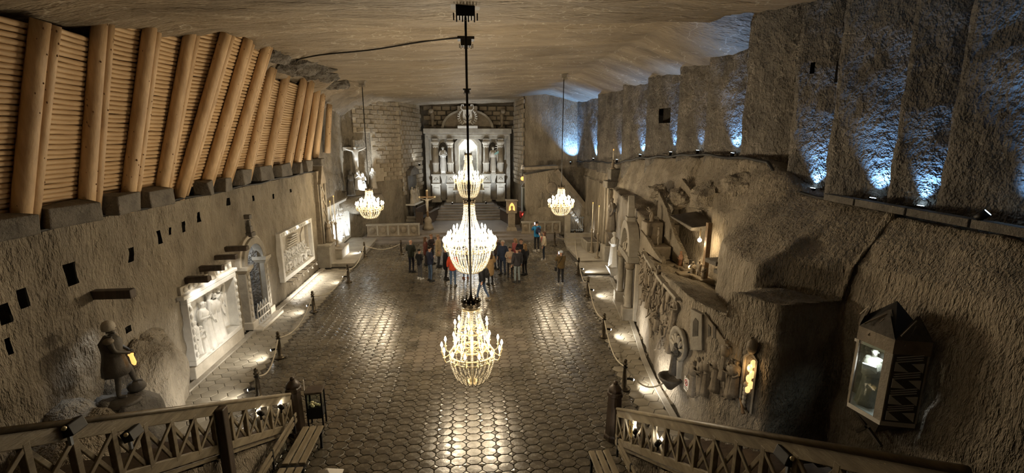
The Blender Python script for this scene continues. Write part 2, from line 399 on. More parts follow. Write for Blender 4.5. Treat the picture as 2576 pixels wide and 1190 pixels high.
tag(worn.build('worn_tile_field', M['worn'], floor), None, None, kind='stuff')
M['wjoint'] = tex_mat('walkway_joint', (.07, .06, .045), (.11, .095, .07), 5, .8, .4)
def walkway(name, x0, x1, ya, yb, label):
    HX, HY = 0.47, 0.37
    w = struct(MB().add([(x0(ya), ya, -0.025), (x1(ya), ya, -0.025), (x1(yb), yb, -0.025), (x0(yb), yb, -0.025)], [(0, 1, 2, 3)]).build(name, M['wjoint']), label)
    hexp = [(-HX/2+g, 0), (-HX/2+0.12, -HY/2+g), (HX/2-0.12, -HY/2+g), (HX/2-g, 0), (HX/2-0.12, HY/2-g), (-HX/2+0.12, HY/2-g)]
    ms = []
    for k in range(4):
        vs, fs = poly_tile(hexp, tilt=(random.uniform(-.012, .012), random.uniform(-.012, .012)), dome=0.004, bev=0.01)
        ms.append(MB().add(vs, fs).mesh('hexagonal_tile', M['wtile']))
    n = 0; more = MB()
    for col in range(-40, 40):
        for row in range(int((yb - ya) / HY)):
            x = col * (HX - 0.12); y = ya + (row + 0.5 + 0.5 * (col % 2)) * HY
            if x0(y) - 0.02 < x < x1(y) - 0.02: place('hexagonal_tile', random.choice(ms), w, (x, y, random.uniform(0.002, 0.008)), (0, 0, random.choice((0, math.pi))))
    return w
walkway('floor_walkway_left', lambda y: -8.12, lambda y: ls(y) + 0.05, 9.5, 25.2, 'roped walkway of hexagonal tiles, lightened as if lit, along the log wall')
walkway('floor_walkway_right', lambda y: rs(y) - 0.05, lambda y: rw(y) - 0.12, 7.6, 22.4, 'roped walkway of hexagonal tiles, lightened as if lit, under the carved wall')
# kerbs at the feet of the walls
k = MB(); pl = resample([(-8.05, 9.5), (-8.05, 25.2)], 1.0)
for a, c in zip(pl, pl[1:]): k.bar((a[0], a[1], 0.02), (c[0], c[1], 0.02), 0.22, 0.06)
struct(k.build('trim_1', M['grey']))
k = MB(); pl = resample([(x - 0.2, y) for x, y in RW[1:9]], 0.5)
for a, c in zip(pl, pl[1:]): k.bar((a[0], a[1], 0.015), (c[0], c[1], 0.015), 0.16, 0.06)
struct(k.build('trim_2', M['grey']))

# ---- ceiling
nx, ny = 130, 250; pts = []
for i in range(nx):
    for j in range(ny):
        x = lerp(-11, 12, i / (nx - 1)); y = lerp(-1, 44.5, j / (ny - 1)); z = ceil_z(x, y)
        z += 0.10 * nz(x * 0.35, y, 0, 0.55) + 0.045 * nz(x * 0.5, y * 2.2, 3, 1.3)
        if x < -5.6 and y > 13.5: z += 0.28 * nz(x, y, 7, 0.9) * min(1, (-5.6 - x)) * 1.2
        pts.append(Vector((x, y, z)))
struct(place('ceiling', grid_mesh('ceiling', pts, nx, ny, M['ceil'], flip=True)), 'rough brown rock ceiling')

# ---- left wall (the far piece too)
DOOR = (17.15, 18.35)
SOCK = []
for px, py, w, h in ((180, 690, .30, .45), (60, 750, .2, .4), (15, 790, .2, .4), (407, 595, .2, .36), (335, 643, .2, .36), (463, 570, .2, .3), (430, 582, .1, .22), (503, 545, .2, .34), (573, 508, .2, .3), (690, 494, .2, .2), (640, 500, .1, .2), (733, 480, .2, .2), (320, 830, .2, .2), (30, 870, .1, .3)):
    p = atX(px, py, -8.3); SOCK.append((p.y - w / 2, p.y + w / 2, p.z - h / 2, p.z + h / 2))
wall_left_obj = sheet('wall_left', [(-8.3, 1), (-8.3, 12.6), (-8.3, 25.6), (-8.5, 26.4), (-8.5, 33)], -0.1, lambda x, y: 5.25 if y < 25.6 else 10.2, 0.1, 0.10, 0.9, M['rock'], flip=True,
      holes=[(DOOR[0], DOOR[1], -1, 3.3), (27.7, 32.5, 0.3, 3.0), (13.4, 16.1, 0.5, 2.4), (20.35, 24.1, 0.85, 2.9)] + SOCK, zs=0.7)
for y0, y1, z0, z1 in SOCK:
    y0 -= .06; y1 += .06; z0 -= .06; z1 += .06; q = [(y0, z0), (y1, z0), (y1, z1), (y0, z1)]
    MB().add([(-8.4, a, c) for a, c in q] + [(-8.85, a, c) for a, c in q], [(0, 4, 5, 1), (1, 5, 6, 2), (2, 6, 7, 3), (3, 7, 4, 0), (4, 7, 6, 5)]).build('beam_socket', M['rock_d'], wall_left_obj)
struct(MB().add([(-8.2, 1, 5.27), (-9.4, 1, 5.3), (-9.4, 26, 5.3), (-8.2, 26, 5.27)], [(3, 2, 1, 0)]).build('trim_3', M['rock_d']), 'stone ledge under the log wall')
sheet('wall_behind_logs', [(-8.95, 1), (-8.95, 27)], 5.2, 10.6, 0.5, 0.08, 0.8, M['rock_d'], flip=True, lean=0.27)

# ---- far end, left of the altar
EA, EB, EC = (-8.5, 33.0), (-5.2, 36.7), (-4.15, 41.6)
wfl = sheet('wall_far_left', [EA, EB, EC, (-4.15, 43.2)], -0.1, 10.4, 0.22, 0.05, 0.8, M['rock'], flip=True)
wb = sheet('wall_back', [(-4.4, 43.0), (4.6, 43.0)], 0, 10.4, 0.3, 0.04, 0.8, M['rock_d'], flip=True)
FA, FB, FC = (4.15, 41.6), (4.5, 37.4), (8.6, 35.2)
wfr = sheet('wall_far_right', [(4.15, 43.2), FA, FB, FC, (8.75, 34.2)], -0.1, 10.8, 0.22, 0.06, 0.8, M['rock_r'], flip=True)
bm_ = MB(); vs = [(-.5, 0, -.5), (.5, 0, -.5), (.5, 0, .5), (-.5, 0, .5), (-.5, .7, -.5), (.5, .7, -.5), (.5, .7, .5), (-.5, .7, .5), (-.44, 1, -.40), (.44, 1, -.40), (.44, 1, .40), (-.44, 1, .40)]
bm_.add(vs, [(0, 1, 5, 4), (1, 2, 6, 5), (2, 3, 7, 6), (3, 0, 4, 7), (4, 5, 9, 8), (5, 6, 10, 9), (6, 7, 11, 10), (7, 4, 8, 11), (8, 9, 10, 11)])
brick_me = bm_.mesh('brick', M['brick']); fix(brick_me)
def bricks(wall, a, b_, z0, z1, u0, u1, bw=0.6, bh=0.32, keep=None):
    a = Vector((*a, 0)); b_ = Vector((*b_, 0)); d = (b_ - a); L = d.length; d.normalize(); n = Vector((d.y, -d.x, 0)); ang = math.atan2(d.y, d.x) + math.pi
    row = 0; z = z0 + bh / 2
    while z < z1:
        u = u0 * L + (bw / 2 if row % 2 else 0)
        while u < u1 * L:
            w = bw * random.uniform(0.88, 1.0); zz = z
            if keep is None or keep(u / L, z):
                p = a + d * (u + bw / 2) + n * random.uniform(-0.03, 0.01)
                place('brick', brick_me, wall, (p.x, p.y, zz), (0, 0, ang), (w - 0.03, random.uniform(0.13, 0.19), bh - 0.035))
            u += bw
        z += bh; row += 1
# mortar beds behind the bricks
for a, c, z0, z1, u0, u1 in ((EA, EB, 3.9, 9.9, 0.45, 1.0), (EA, EB, 7.4, 9.7, 0.17, 0.5), (EB, EC, 2.6, 9.9, 0, 1.0), (FA, FB, 3.2, 10.2, 0, 1.0)):
    A = Vector((*a, 0)); D = Vector((*c, 0)) - A; n = Vector((D.y, -D.x, 0)).normalized() * 0.075
    p, q = A + D * u0 + n, A + D * u1 + n
    struct(MB().add([(p.x, p.y, z0), (q.x, q.y, z0), (q.x, q.y, z1), (p.x, p.y, z1)], [(3, 2, 1, 0)]).build('mortar_bed', M['mortar'], wfl if a != FA else wfr))
bricks(wfl, EA, EB, 3.9, 9.6, 0.16, 0.93, keep=lambda u, z: (u > .43 and z > 3.9 + max(0, (0.62 - u)) * 14) or z > 7.4)
bricks(wfl, EB, EC, 2.6, 9.6, 0.0, 0.93, 0.7, 0.36)
bricks(wfr, FA, FB, 3.2, 9.9, 0.0, 0.93, 0.72, 0.36)
bricks(wb, (-4.1, 42.95), (4.3, 42.95), 7.75, 9.75, 0.02, 0.94, 0.82, 0.42)

# ---- right wall: carved lower wall, sloping rock behind it, ledge
def st(x, y, zf, sx, sz, mx, mz, lx, lz):
    return [(x, y, -0.1), (x + 0.02, y, zf), (sx, y, sz), (mx, y, mz), (lx, y, lz), (lx + 1.3, y, lz + 0.05)]
S = [st(8.6, 35, 4.2, 8.7, 4.3, 8.8, 4.8, 8.9, 5.2), st(8.4, 30, 4.3, 8.5, 4.4, 8.6, 5.0, 8.7, 5.5), st(7.95, 25, 4.3, 8.15, 4.4, 8.3, 5.0, 8.45, 5.6),
     st(7.35, 22, 4.3, 8.0, 4.4, 8.2, 5.2, 8.4, 6.0), st(6.8, 18.6, 4.25, 7.7, 4.3, 8.0, 5.4, 8.3, 6.2), st(6.5, 16.8, 4.1, 7.6, 4.2, 7.9, 5.4, 8.25, 6.3),
     st(6.35, 16.1, 4.1, 7.4, 4.2, 7.8, 5.4, 8.2, 6.35), st(6.3, 15.9, 3.05, 7.7, 2.6, 7.85, 5.2, 8.25, 6.4), st(6.1, 14.9, 3.05, 7.6, 2.6, 7.75, 5.0, 8.25, 6.4), st(5.75, 13.4, 3.05, 7.4, 2.6, 7.55, 4.8, 8.2, 6.4),
     st(5.5, 11.9, 3.15, 7.2, 2.7, 7.3, 4.7, 8.15, 6.35), st(5.42, 11.2, 3.2, 6.5, 3.0, 6.6, 4.4, 8.15, 6.1), st(5.35, 10.5, 3.2, 6.25, 3.0, 6.33, 4.35, 8.15, 5.75), st(5.35, 9.5, 3.25, 6.1, 3.05, 6.2, 4.3, 8.15, 5.65),
     st(5.45, 9.0, 3.3, 6.05, 3.1, 6.2, 4.3, 8.12, 5.62), st(5.5, 8.85, 3.8, 6.6, 3.85, 6.75, 4.5, 8.1, 5.62), st(5.95, 7.9, 3.85, 7.2, 3.9, 7.35, 4.6, 8.05, 5.6),
     st(7.28, 8.05, 3.85, 7.32, 3.9, 7.4, 4.6, 8.0, 5.6), st(7.3, 7.0, 3.85, 7.34, 3.95, 7.45, 4.7, 8.0, 5.55), st(7.35, 4, 3.9, 7.4, 4.0, 7.5, 4.7, 8.0, 5.5), st(7.4, 0.5, 3.9, 7.45, 4.0, 7.55, 4.7, 8.0, 5.5)]
terrain('wall_right', S, 0.15, 0.09, 1.1, M['rock_r'], flip=False)
lz = lambda y: interp([(0, 5.5), (8, 5.6), (11.2, 5.65), (11.9, 6.35), (16, 6.4), (22, 6.0), (25, 5.6), (30, 5.5), (35, 5.2)], y)
TE = [35.4, 29.4, 24.6, 21.2, 17.9, 15.7, 13.5, 11.35, 10.0, 8.35, 7.35, 5.2, 2.5]
UW = [(9.3, 35.1), (9.0, 34.95), (8.25, 34.9)]; TE[0] = 34.9
for a, c in zip(TE, TE[1:]):
    UW += [(8.5, lerp(a, c, 0.55)), (8.82, c + 0.10), (8.8, c + 0.04), (8.25, c)]
USOCK = []
for px, py, X, w, h in ((2006, 180, 8.3, .16, .28), (2058, 176, 8.45, .16, .28), (2112, 178, 8.3, .24, .28), (1677, 290, 8.5, .9, .55), (1700, 345, 8.5, .2, .14)):
    p = atX(px, py, X); USOCK.append((p.y - w / 2, p.y + w / 2, p.z - h / 2, p.z + h / 2, X))
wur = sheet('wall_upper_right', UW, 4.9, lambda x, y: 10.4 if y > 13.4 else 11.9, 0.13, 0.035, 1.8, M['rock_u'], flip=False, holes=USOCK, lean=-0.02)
for y0, y1, z0, z1, X in USOCK:
    y0 -= .1; y1 += .1; z0 -= .1; z1 += .1; q = [(y0, z0), (y1, z0), (y1, z1), (y0, z1)]
    MB().add([(X + .08, a, c) for a, c in q] + [(X + .7, a, c) for a, c in q], [(1, 5, 4, 0), (2, 6, 5, 1), (3, 7, 6, 2), (0, 4, 7, 3), (5, 6, 7, 4)]).build('beam_socket', M['rock_d'], wur)
# black cable channel along the right ledge
cb = MB(); pl = [(8.12, y, lz(y) + 0.05 + 0.03 * math.sin(y * 3)) for y in [2 + 0.5 * i for i in range(66)]]
cb.tube(pl, 0.045, 6)
tag(cb.build('ledge_cable', M['cable'], None, True), 'thick black cable lying along the right ledge under the blue lit pillars', 'cable')
ch = thing('ledge_trunking', 'jointed grey cable trunking on the near end of the right ledge', 'trunking', (8.0, 8, 5.6))
for y0, y1 in ((9.6, 8.75), (8.75, 7.6), (7.6, 6.5), (6.5, 5.0)):
    MB().bar((8.0, y0 - 0.02, lz(y0) + 0.1), (8.0, y1 + 0.02, lz(y1) + 0.1), 0.2, 0.14).build('trunking_length', M['rock_d'], ch, world=True, bevel=0.01)
# ================================================================ timber on the left: leaning post pairs and slat panels
POSTS = [(6.4, 5.3, .30, 8.75), (7.85, 5.3, .30, 8.85), (9.27, 5.3, .30, 8.97), (10.8, 5.28, .24, 9.39), (12.01, 5.27, .28, 9.73), (13.23, 5.3, .32, 9.95), (14.12, 5.32, .41, 10.1),
         (15.36, 5.32, .41, 10.13), (16.6, 5.39, .42, 10.15), (18.22, 5.47, .34, 9.5), (20.06, 5.53, .29, 9.58), (22.22, 5.54, .27, 9.7), (23.38, 5.56, .26, 9.73), (24.82, 5.67, .235, 9.62), (26.3, 5.9, .2, 9.5), (28.6, 6.16, .13, 8.95)]
WX = -8.3
knots = {}
for i, (y, z0, ln, z1) in enumerate(POSTS):
    t = thing('leaning_post_pair', None, 'log post', (WX, y, z0))
    t['label'] = ('nearest' if i == 0 else ORD[i]) + ' pair of leaning pine log posts from the near end of the left wall' if i < 13 else ['pair of leaning pine posts next to the last slat panel', 'slim pair of leaning pine posts just short of the far end', 'short last pair of leaning pine posts at the far end'][i - 13]
    t['group'] = 'leaning log posts'
    far = i >= 11; rb, rsml = (0.145, 0.10) if not far else (0.14, 0.125)
    for k_, (dy, r) in enumerate(((-0.10, rb), (0.155, rsml))):
        n = 7; h = z1 - z0; pts = []; rad = []
        for q in range(n):
            u = q / (n - 1); pts.append((ln * h * u + 0.012 * math.sin(3 * u + i), dy + 0.015 * math.sin(2.5 * u + i * 1.7 + k_), h * u * (1 if k_ == 0 else 0.995))); rad.append(r * (1.06 - 0.12 * u))
        lg = MB().tube(pts, rad, 14).build('post_log', M['log'], t, True)
        kb = MB(); rr = random.Random(i * 7 + k_)
        for q in range(14):
            u = rr.uniform(0.03, 0.97); a = rr.uniform(-1.9, 1.0); c = Vector((ln * h * u, dy, h * u)); rad_ = r * (1.06 - 0.12 * u) * 0.985
            p = c + Vector((math.cos(a) * rad_, math.sin(a) * rad_, 0)); s_ = rr.uniform(0.012, 0.02)
            kb.ball(p, (s_ * 0.7, s_ * 0.7, s_ * 1.3), 6, 4)
        kb.build('knots', M['knot'], lg, True)['kind'] = 'stuff'
slat_me = []
for k_ in range(5):
    n = 5; slat_me.append(MB().tube([(0.005 * math.sin(q * 1.3 + k_), q / (n - 1) - 0.5, 0.004 * math.cos(q * 1.9 + k_ * 2)) for q in range(n)], [0.051 * (1 + 0.07 * math.sin(q * 2.1 + k_)) for q in range(n)], 8).mesh('slat', M['slat'], True))
for i, (p, q) in enumerate(zip(POSTS, POSTS[1:])):
    if i >= 13: break
    t = thing('log_screen', None, 'log screen', (WX - 0.2, (p[0] + q[0]) / 2, p[1]))
    t['label'] = (f'screen of stacked thin pine logs between the {"nearest" if i == 0 else ORD[i]} and {ORD[i + 1]} leaning post pairs'); t['group'] = 'stacked log panels'
    zt = min(p[3], q[3]) - (-0.05 if i < 8 else 0.25); zb = max(p[1], q[1]) + (0.3 if i > 1 else 0.12); pitch = 0.0955; z = zb
    while z < zt:
        a = Vector((WX + p[2] * (z - p[1]) - 0.17, p[0] + 0.1, z)); b_ = Vector((WX + q[2] * (z - q[1]) - 0.17, q[0] - 0.06, z + random.uniform(-.012, .012)))
        d = b_ - a; o = place('slat', random.choice(slat_me), t, (a + b_) / 2 - t.location)
        o.rotation_euler = (random.choice((0, 0)), 0, math.atan2(d.y, d.x) - math.pi / 2); s_ = random.uniform(0.92, 1.08); o.scale = (s_, d.length, s_)
        z += pitch
# dark salt blocks wedged on the ledge between the posts
bl = [(7.1, 0.9, 0.42), (8.55, 0.95, 0.42), (10.05, 1.05, 0.40), (11.45, 0.8, 0.42), (12.65, 0.75, 0.45), (15.0, 0.4, 0.4), (16.0, 0.5, 0.45), (17.4, 0.85, 0.5), (19.1, 1.0, 0.5), (21.1, 1.2, 0.5), (22.85, 0.5, 0.5), (24.1, 0.6, 0.5)]
for i, (y, w, h) in enumerate(bl):
    r_ = random.Random(i); m = MB().box((0, 0, h / 2), (0.5, w, h))
    m.v = [(x + r_.uniform(-.05, .05), a + r_.uniform(-.06, .06), z + (r_.uniform(-.05, .08) if z > 0.1 else 0)) for x, a, z in m.v]
    o = m.build('wedge_block', M['rock_d'], bevel=0.03); o.location = (-8.12, y, 5.29 + (0.1 if y > 17 else 0)); o.rotation_euler = (0, 0, r_.uniform(-.15, .15))
    tag(o, f'dark salt block on the left ledge, {ORD[i]} counting from the near end', 'stone block', 'dark blocks wedged under the log wall')
cbl = MB().tube([(-8.17 + 0.02 * math.sin(y * 2.7), y, 5.30 + 0.03 * math.sin(y * 1.9)) for y in [4 + 0.6 * i for i in range(37)]], 0.035, 6)
tag(cbl.build('edge_cable', M['cable'], None, True), 'black cable running along the stone ledge under the log wall', 'cable')
# plastic-like crumpled rock lumps where the posts meet the ceiling
for i, (y, x, z, s_) in enumerate(((17.6, -6.7, 9.85, 0.75), (19.3, -6.6, 9.75, 0.9), (21.4, -6.5, 9.85, 0.9), (23.4, -6.6, 9.85, 0.8), (25.2, -6.7, 9.7, 0.7), (13.0, -6.5, 10.1, 0.5), (15.0, -5.9, 10.2, 0.45))):
    m = MB().ball((0, 0, 0), (s_, s_ * 1.1, s_ * 0.55), 18, 12)
    m.v = [tuple(Vector(p) * (1 + 0.35 * nz(p[0] + i * 5, p[1], p[2], 1.9) + 0.15 * nz(p[0], p[1] + i, p[2], 5))) for p in m.v]
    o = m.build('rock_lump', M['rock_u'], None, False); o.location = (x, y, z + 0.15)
    tag(o, f'jagged rock lump over the leaning post tops, {ORD[i]} of those along the ceiling edge' if i < 5 else ['jagged rock lump above the sixth leaning post pair', 'jagged rock lump above the eighth leaning post pair'][i - 5], 'rock', 'jagged rock at the ceiling edge')

# ================================================================ chandeliers
def beadstring(path, r, gap=2.15):
    path = [Vector(p) for p in path]; m = MB(); d = [0]
    for a, c in zip(path, path[1:]): d.append(d[-1] + (c - a).length)
    n = max(2, int(d[-1] / (r * gap)))
    for i in range(n + 1):
        s_ = d[-1] * i / n
        for k_ in range(len(path) - 1):
            if s_ <= d[k_ + 1] + 1e-9: break
        u = (s_ - d[k_]) / max(1e-9, d[k_ + 1] - d[k_]); p = path[k_].lerp(path[k_ + 1], u)
        rr = r * (1.0 if i % 3 else 0.8); m.ball(p, (rr, rr, rr * 1.12), 6, 4)
    return m.mesh('bead_string', M['bead'], True)
def ring(r, w, h, n=40):
    return MB().lathe([(r - w, -h), (r, -h), (r + w * .3, 0), (r, h), (r - w, h), (r - w, -h)], n, caps=False)
def chandelier(label, loc, cz, crown_r, crown_z, tiers, basket, strings_top, n_cable, cable_r=0.018, hi=True, top_path=None, power=P_CHAND, bob=0.028, lights=4, under_crown=None, bead=0.02):
    """loc: axis foot (x,y,z0); tiers: [(ring radius, ring z, arms, arm reach, bulb scale)]; basket: (top r, top z, bottom r, bottom z, count)"""
    t = thing('chandelier', label, 'chandelier', loc); zb = basket[3]
    if t is None: return
    # hanging rod and ceiling plate
    MB().tube([(0, 0, crown_z), (0, 0, cz)], cable_r, 8).build('hanging_cable', M['cable'], t, True)
    c = MB(); cs = 0.30 if hi else 0.24
    c.box((0, 0, cz + 0.02), (cs * 1.7, cs * 1.3, 0.08)); c.box((0, 0, cz - 0.1), (cs * 1.1, cs, 0.2))
    for k_ in range(9): c.box(((k_ - 4) * cs * 0.17, -cs * 0.52, cz - 0.22), (cs * 0.07, 0.04, 0.12 + 0.05 * (k_ % 2)))
    c.build('ceiling_mount', M['iron'] if hi else M['grey'], t)
    # crown
    cr = MB(); cr.lathe([(crown_r * 1.0, crown_z - 0.10), (crown_r * 1.06, crown_z - 0.07), (crown_r * 0.98, crown_z - 0.02), (crown_r * 1.04, crown_z), (crown_r * 0.93, crown_z), (crown_r * 0.9, crown_z - 0.10)], 24)
    for k_ in range(12):
        a = 2 * math.pi * k_ / 12; p = Vector((math.cos(a) * crown_r, math.sin(a) * crown_r, crown_z)); cr.tube([p, p + Vector((0, 0, 0.06))], [0.02, 0.006], 6); cr.ball(p + Vector((0, 0, 0.075)), 0.015, 6, 4)
    cr.lathe([(0.03, crown_z - 0.1), (crown_r * .4, crown_z - 0.05), (0.05, crown_z + 0.05), (0.02, crown_z + 0.16)], 12)
    cr.build('crown', M['bronze'], t, True)
    MB().lathe([(crown_r * 0.96, crown_z - 0.16), (crown_r * 1.0, crown_z - 0.13), (crown_r * 0.96, crown_z - 0.10), (crown_r * .85, crown_z - 0.10), (crown_r * .85, crown_z - .16), (crown_r * 0.96, crown_z - 0.16)], 24, caps=False).build('crown_band', M['gold'], t, True)
    MB().tube([(0, 0, zb), (0, 0, crown_z)], 0.035 if hi else 0.03, 8).build('stem', M['candle'], t, True)
    # bead strings from crown to main ring
    main = basket[0]; pts = top_path
    bead *= 1.15; me = beadstring(pts, bead); 
    for k_ in range(strings_top): place('bead_string', me, t, rot=(0, 0, 2 * math.pi * k_ / strings_top))
    br, bz, er, ez, n = basket; q = []
    for k_ in range(9):
        u = k_ / 8; a = u * math.pi / 2; q.append((er + (br - er) * math.cos(a) ** 0.8, 0, bz + (ez - bz) * math.sin(a) ** 1.15))
    me = beadstring(q, bead)
    for k_ in range(n): place('bead_string', me, t, rot=(0, 0, 2 * math.pi * (k_ + .5) / n))
    lo = MB(); lo.lathe([(er, ez - 0.02), (er + 0.02, ez), (er, ez + 0.02), (er * 0.5, ez + 0.03), (er * .5, ez - .03)], 20); lo.lathe([(0.03, ez - 0.05), (0.06, ez), (0.03, ez + 0.1)], 8); lo.build('bottom_boss', M['gold'], t, True)
    ring(br, 0.02, 0.022).build('main_ring', M['gold'], t, True).location = (0, 0, bz)
    ring(br * 0.97, 0.012, 0.014).build('lower_ring', M['gold'], t, True).location = (0, 0, bz - 0.1)
    for (tr, tz, na, reach, bs) in tiers:
        if abs(tr - br) > 1e-3 or abs(tz - bz) > 1e-3:
            rg = ring(tr, 0.016, 0.018).build('tier_ring', M['gold'], t, True); rg.location = (0, 0, tz)
        sp = MB()
        for k_ in range(6):
            a = 2 * math.pi * k_ / 6; sp.tube([(0, 0, 0.02), (math.cos(a) * tr, math.sin(a) * tr, 0)], 0.010, 6)
        sp.build('spokes', M['gold'], t, True).location = (0, 0, tz)
        arm = MB().tube([(tr - 0.02, 0, 0.0), (tr + reach * .35, 0, -0.07 * bs), (tr + reach * .8, 0, -0.075 * bs), (tr + reach, 0, 0.0), (tr + reach, 0, 0.05 * bs)], 0.012, 6)
        arm.lathe([(0.005, 0.03 * bs), (0.035 * bs, 0.05 * bs), (0.035 * bs, 0.06 * bs), (0.01, 0.065 * bs)], 8, (tr + reach, 0, 0)); armm = arm.mesh('arm', M['gold'], True)
        cn = MB().tube([(tr + reach, 0, 0.06 * bs), (tr + reach, 0, 0.17 * bs)], 0.017 * bs, 8).mesh('candle', M['candle'], True)
        bu = MB().lathe([(0.008 * bs, 0.165 * bs), (bob * bs, 0.20 * bs), (bob * 1.05 * bs, 0.225 * bs), (bob * .6 * bs, 0.27 * bs), (0.003, 0.30 * bs)], 8, (tr + reach, 0, 0)).mesh('bulb', M['bulb'], True)
        for k_ in range(na):
            a = 2 * math.pi * (k_ + 0.5 * (tz > bz)) / na; ao = place('arm', armm, t, (0, 0, tz), (0, 0, a)); place('candle', cn, ao); place('bulb', bu, ao)
    for k_ in range(lights):
        a = 2 * math.pi * (k_ + .5) / lights; rr = br + 0.25
        l = lamp('chandelier_light', 'POINT', (math.cos(a) * rr, math.sin(a) * rr, bz + 0.4), power, WARM, t, size=0.09)
    return t
# nearest, with two tiers
chandelier('nearest chandelier, with two open tiers of candle bulbs and a bead basket', (0, 8.8, 0), 9.28, 0.185, 3.80, [(0.27, 3.19, 9, 0.06, 0.85), (0.46, 2.70, 14, 0.15, 0.9), (0.30, 2.80, 10, 0.05, 0.8)], (0.46, 2.70, 0.12, 2.05, 22), 12, 1,
           top_path=[(0.17, 0, 3.66), (0.19, 0, 3.45), (0.27, 0, 3.2), (0.30, 0, 2.95), (0.46, 0, 2.72)], power=P_CHAND * 0.2, bob=0.03, bead=0.015, cable_r=0.022)
chandelier('large brilliant middle chandelier, crowded with bulbs over a deep bead basket', (0, 15.3, 0), 10.0, 0.19, 4.98, [(0.72, 3.42, 30, 0.16, 1.1), (0.60, 3.62, 20, 0.13, 1.1), (0.42, 3.86, 14, 0.12, 1.0)], (0.72, 3.42, 0.14, 2.52, 36), 22, 1,
           top_path=[(0.17, 0, 4.84), (0.18, 0, 4.6), (0.22, 0, 4.35), (0.34, 0, 4.0), (0.52, 0, 3.7), (0.72, 0, 3.44)], power=P_CHAND * 2.2, bob=0.034, bead=0.021, cable_r=0.02)
chandelier('farthest chandelier, hanging high in front of the altar', (0, 31, 0), 10.05, 0.24, 6.05, [(0.78, 4.2, 22, 0.18, 1.3), (0.5, 4.5, 12, 0.15, 1.3)], (0.78, 4.2, 0.26, 3.1, 26), 16, 1,
           top_path=[(0.2, 0, 5.9), (0.23, 0, 5.4), (0.35, 0, 4.9), (0.55, 0, 4.5), (0.78, 0, 4.22)], power=P_CHAND * 1.25, bob=0.04, bead=0.03, cable_r=0.022, lights=3)
for lb, x, cz in (('small chandelier on the left side of the hall, before the crucifixion group', -5.38, 9.88), ('small chandelier on the right side of the hall, before the pulpit stairs', 5.17, 10.36)):
    chandelier(lb, (x, 25.5, 0), cz, 0.2, 4.36, [(0.56, 3.28, 18, 0.15, 1.25), (0.36, 3.5, 8, 0.12, 1.2)], (0.56, 3.28, 0.13, 2.74, 22), 16, 1,
               top_path=[(0.18, 0, 4.22), (0.2, 0, 3.95), (0.27, 0, 3.7), (0.4, 0, 3.45), (0.56, 0, 3.3)], power=P_CHAND * 0.95, bob=0.04, bead=0.026, cable_r=0.022, hi=False, lights=3)
# supply cable across the ceiling from the log wall to the middle chandelier's mount
pts = []
for k_ in range(25):
    u = k_ / 24; x = lerp(-6.3, -0.25, u); y = lerp(18.6, 15.3, u ** 0.8); pts.append((x, y, ceil_z(x, y) - 0.06 + 0.03 * math.sin(9 * u)))
tag(MB().tube(pts, 0.025, 6).build('ceiling_cable', M['cable'], None, True), 'black cable pinned across the ceiling to the middle chandelier mount', 'cable')
# ================================================================ figures: skinned skeletons
def skinned(verts, edges, radii, sub=1, root=0):
    me = bpy.data.meshes.new('skel'); me.from_pydata([tuple(v) for v in verts], edges, [])
    o = bpy.data.objects.new('skel', me); COL.objects.link(o)
    o.modifiers.new('s', 'SKIN').use_smooth_shade = True
    if not me.skin_vertices:
        b = bmesh.new(); b.from_mesh(me); b.verts.layers.skin.verify(); b.to_mesh(me); b.free()
    for i, sv in enumerate(me.skin_vertices[0].data):
        r = radii[i]; sv.radius = r if isinstance(r, tuple) else (r, r); sv.use_root = (i == root)
    ss = o.modifiers.new('u', 'SUBSURF'); ss.levels = sub; ss.render_levels = sub
    dg = bpy.context.evaluated_depsgraph_get(); dg.update()
    out = bpy.data.meshes.new_from_object(o.evaluated_get(dg))
    bpy.data.objects.remove(o); bpy.data.meshes.remove(me); return out
BASE = dict(pelvis=(0, 0, .95), spine=(0, .01, 1.13), chest=(0, 0, 1.32), neck=(0, -.005, 1.475), jaw=(0, .025, 1.555), head=(0, .015, 1.645), top=(0, 0, 1.715))
for s_, sg in (('l', -1), ('r', 1)):
    BASE.update({'sh' + s_: (sg * .175, 0, 1.415), 'el' + s_: (sg * .235, -.03, 1.15), 'wr' + s_: (sg * .25, .05, .92), 'ha' + s_: (sg * .245, .085, .845),
                 'hip' + s_: (sg * .09, 0, .90), 'kn' + s_: (sg * .10, .025, .50), 'an' + s_: (sg * .105, -.02, .085), 'toe' + s_: (sg * .125, .13, .035)})
RAD = dict(pelvis=(.145, .11), spine=(.13, .10), chest=(.155, .11), neck=.052, jaw=(.06, .07), head=(.083, .098), top=(.055, .065))
for s_ in 'lr': RAD.update({'sh' + s_: .062, 'el' + s_: .045, 'wr' + s_: .03, 'ha' + s_: (.036, .02), 'hip' + s_: .088, 'kn' + s_: .06, 'an' + s_: .042, 'toe' + s_: (.042, .028)})
CH = [('pelvis', 'spine'), ('spine', 'chest'), ('chest', 'neck'), ('neck', 'jaw'), ('jaw', 'head'), ('head', 'top')]
for s_ in 'lr': CH += [('chest', 'sh' + s_), ('sh' + s_, 'el' + s_), ('el' + s_, 'wr' + s_), ('wr' + s_, 'ha' + s_), ('pelvis', 'hip' + s_), ('hip' + s_, 'kn' + s_), ('kn' + s_, 'an' + s_), ('an' + s_, 'toe' + s_)]
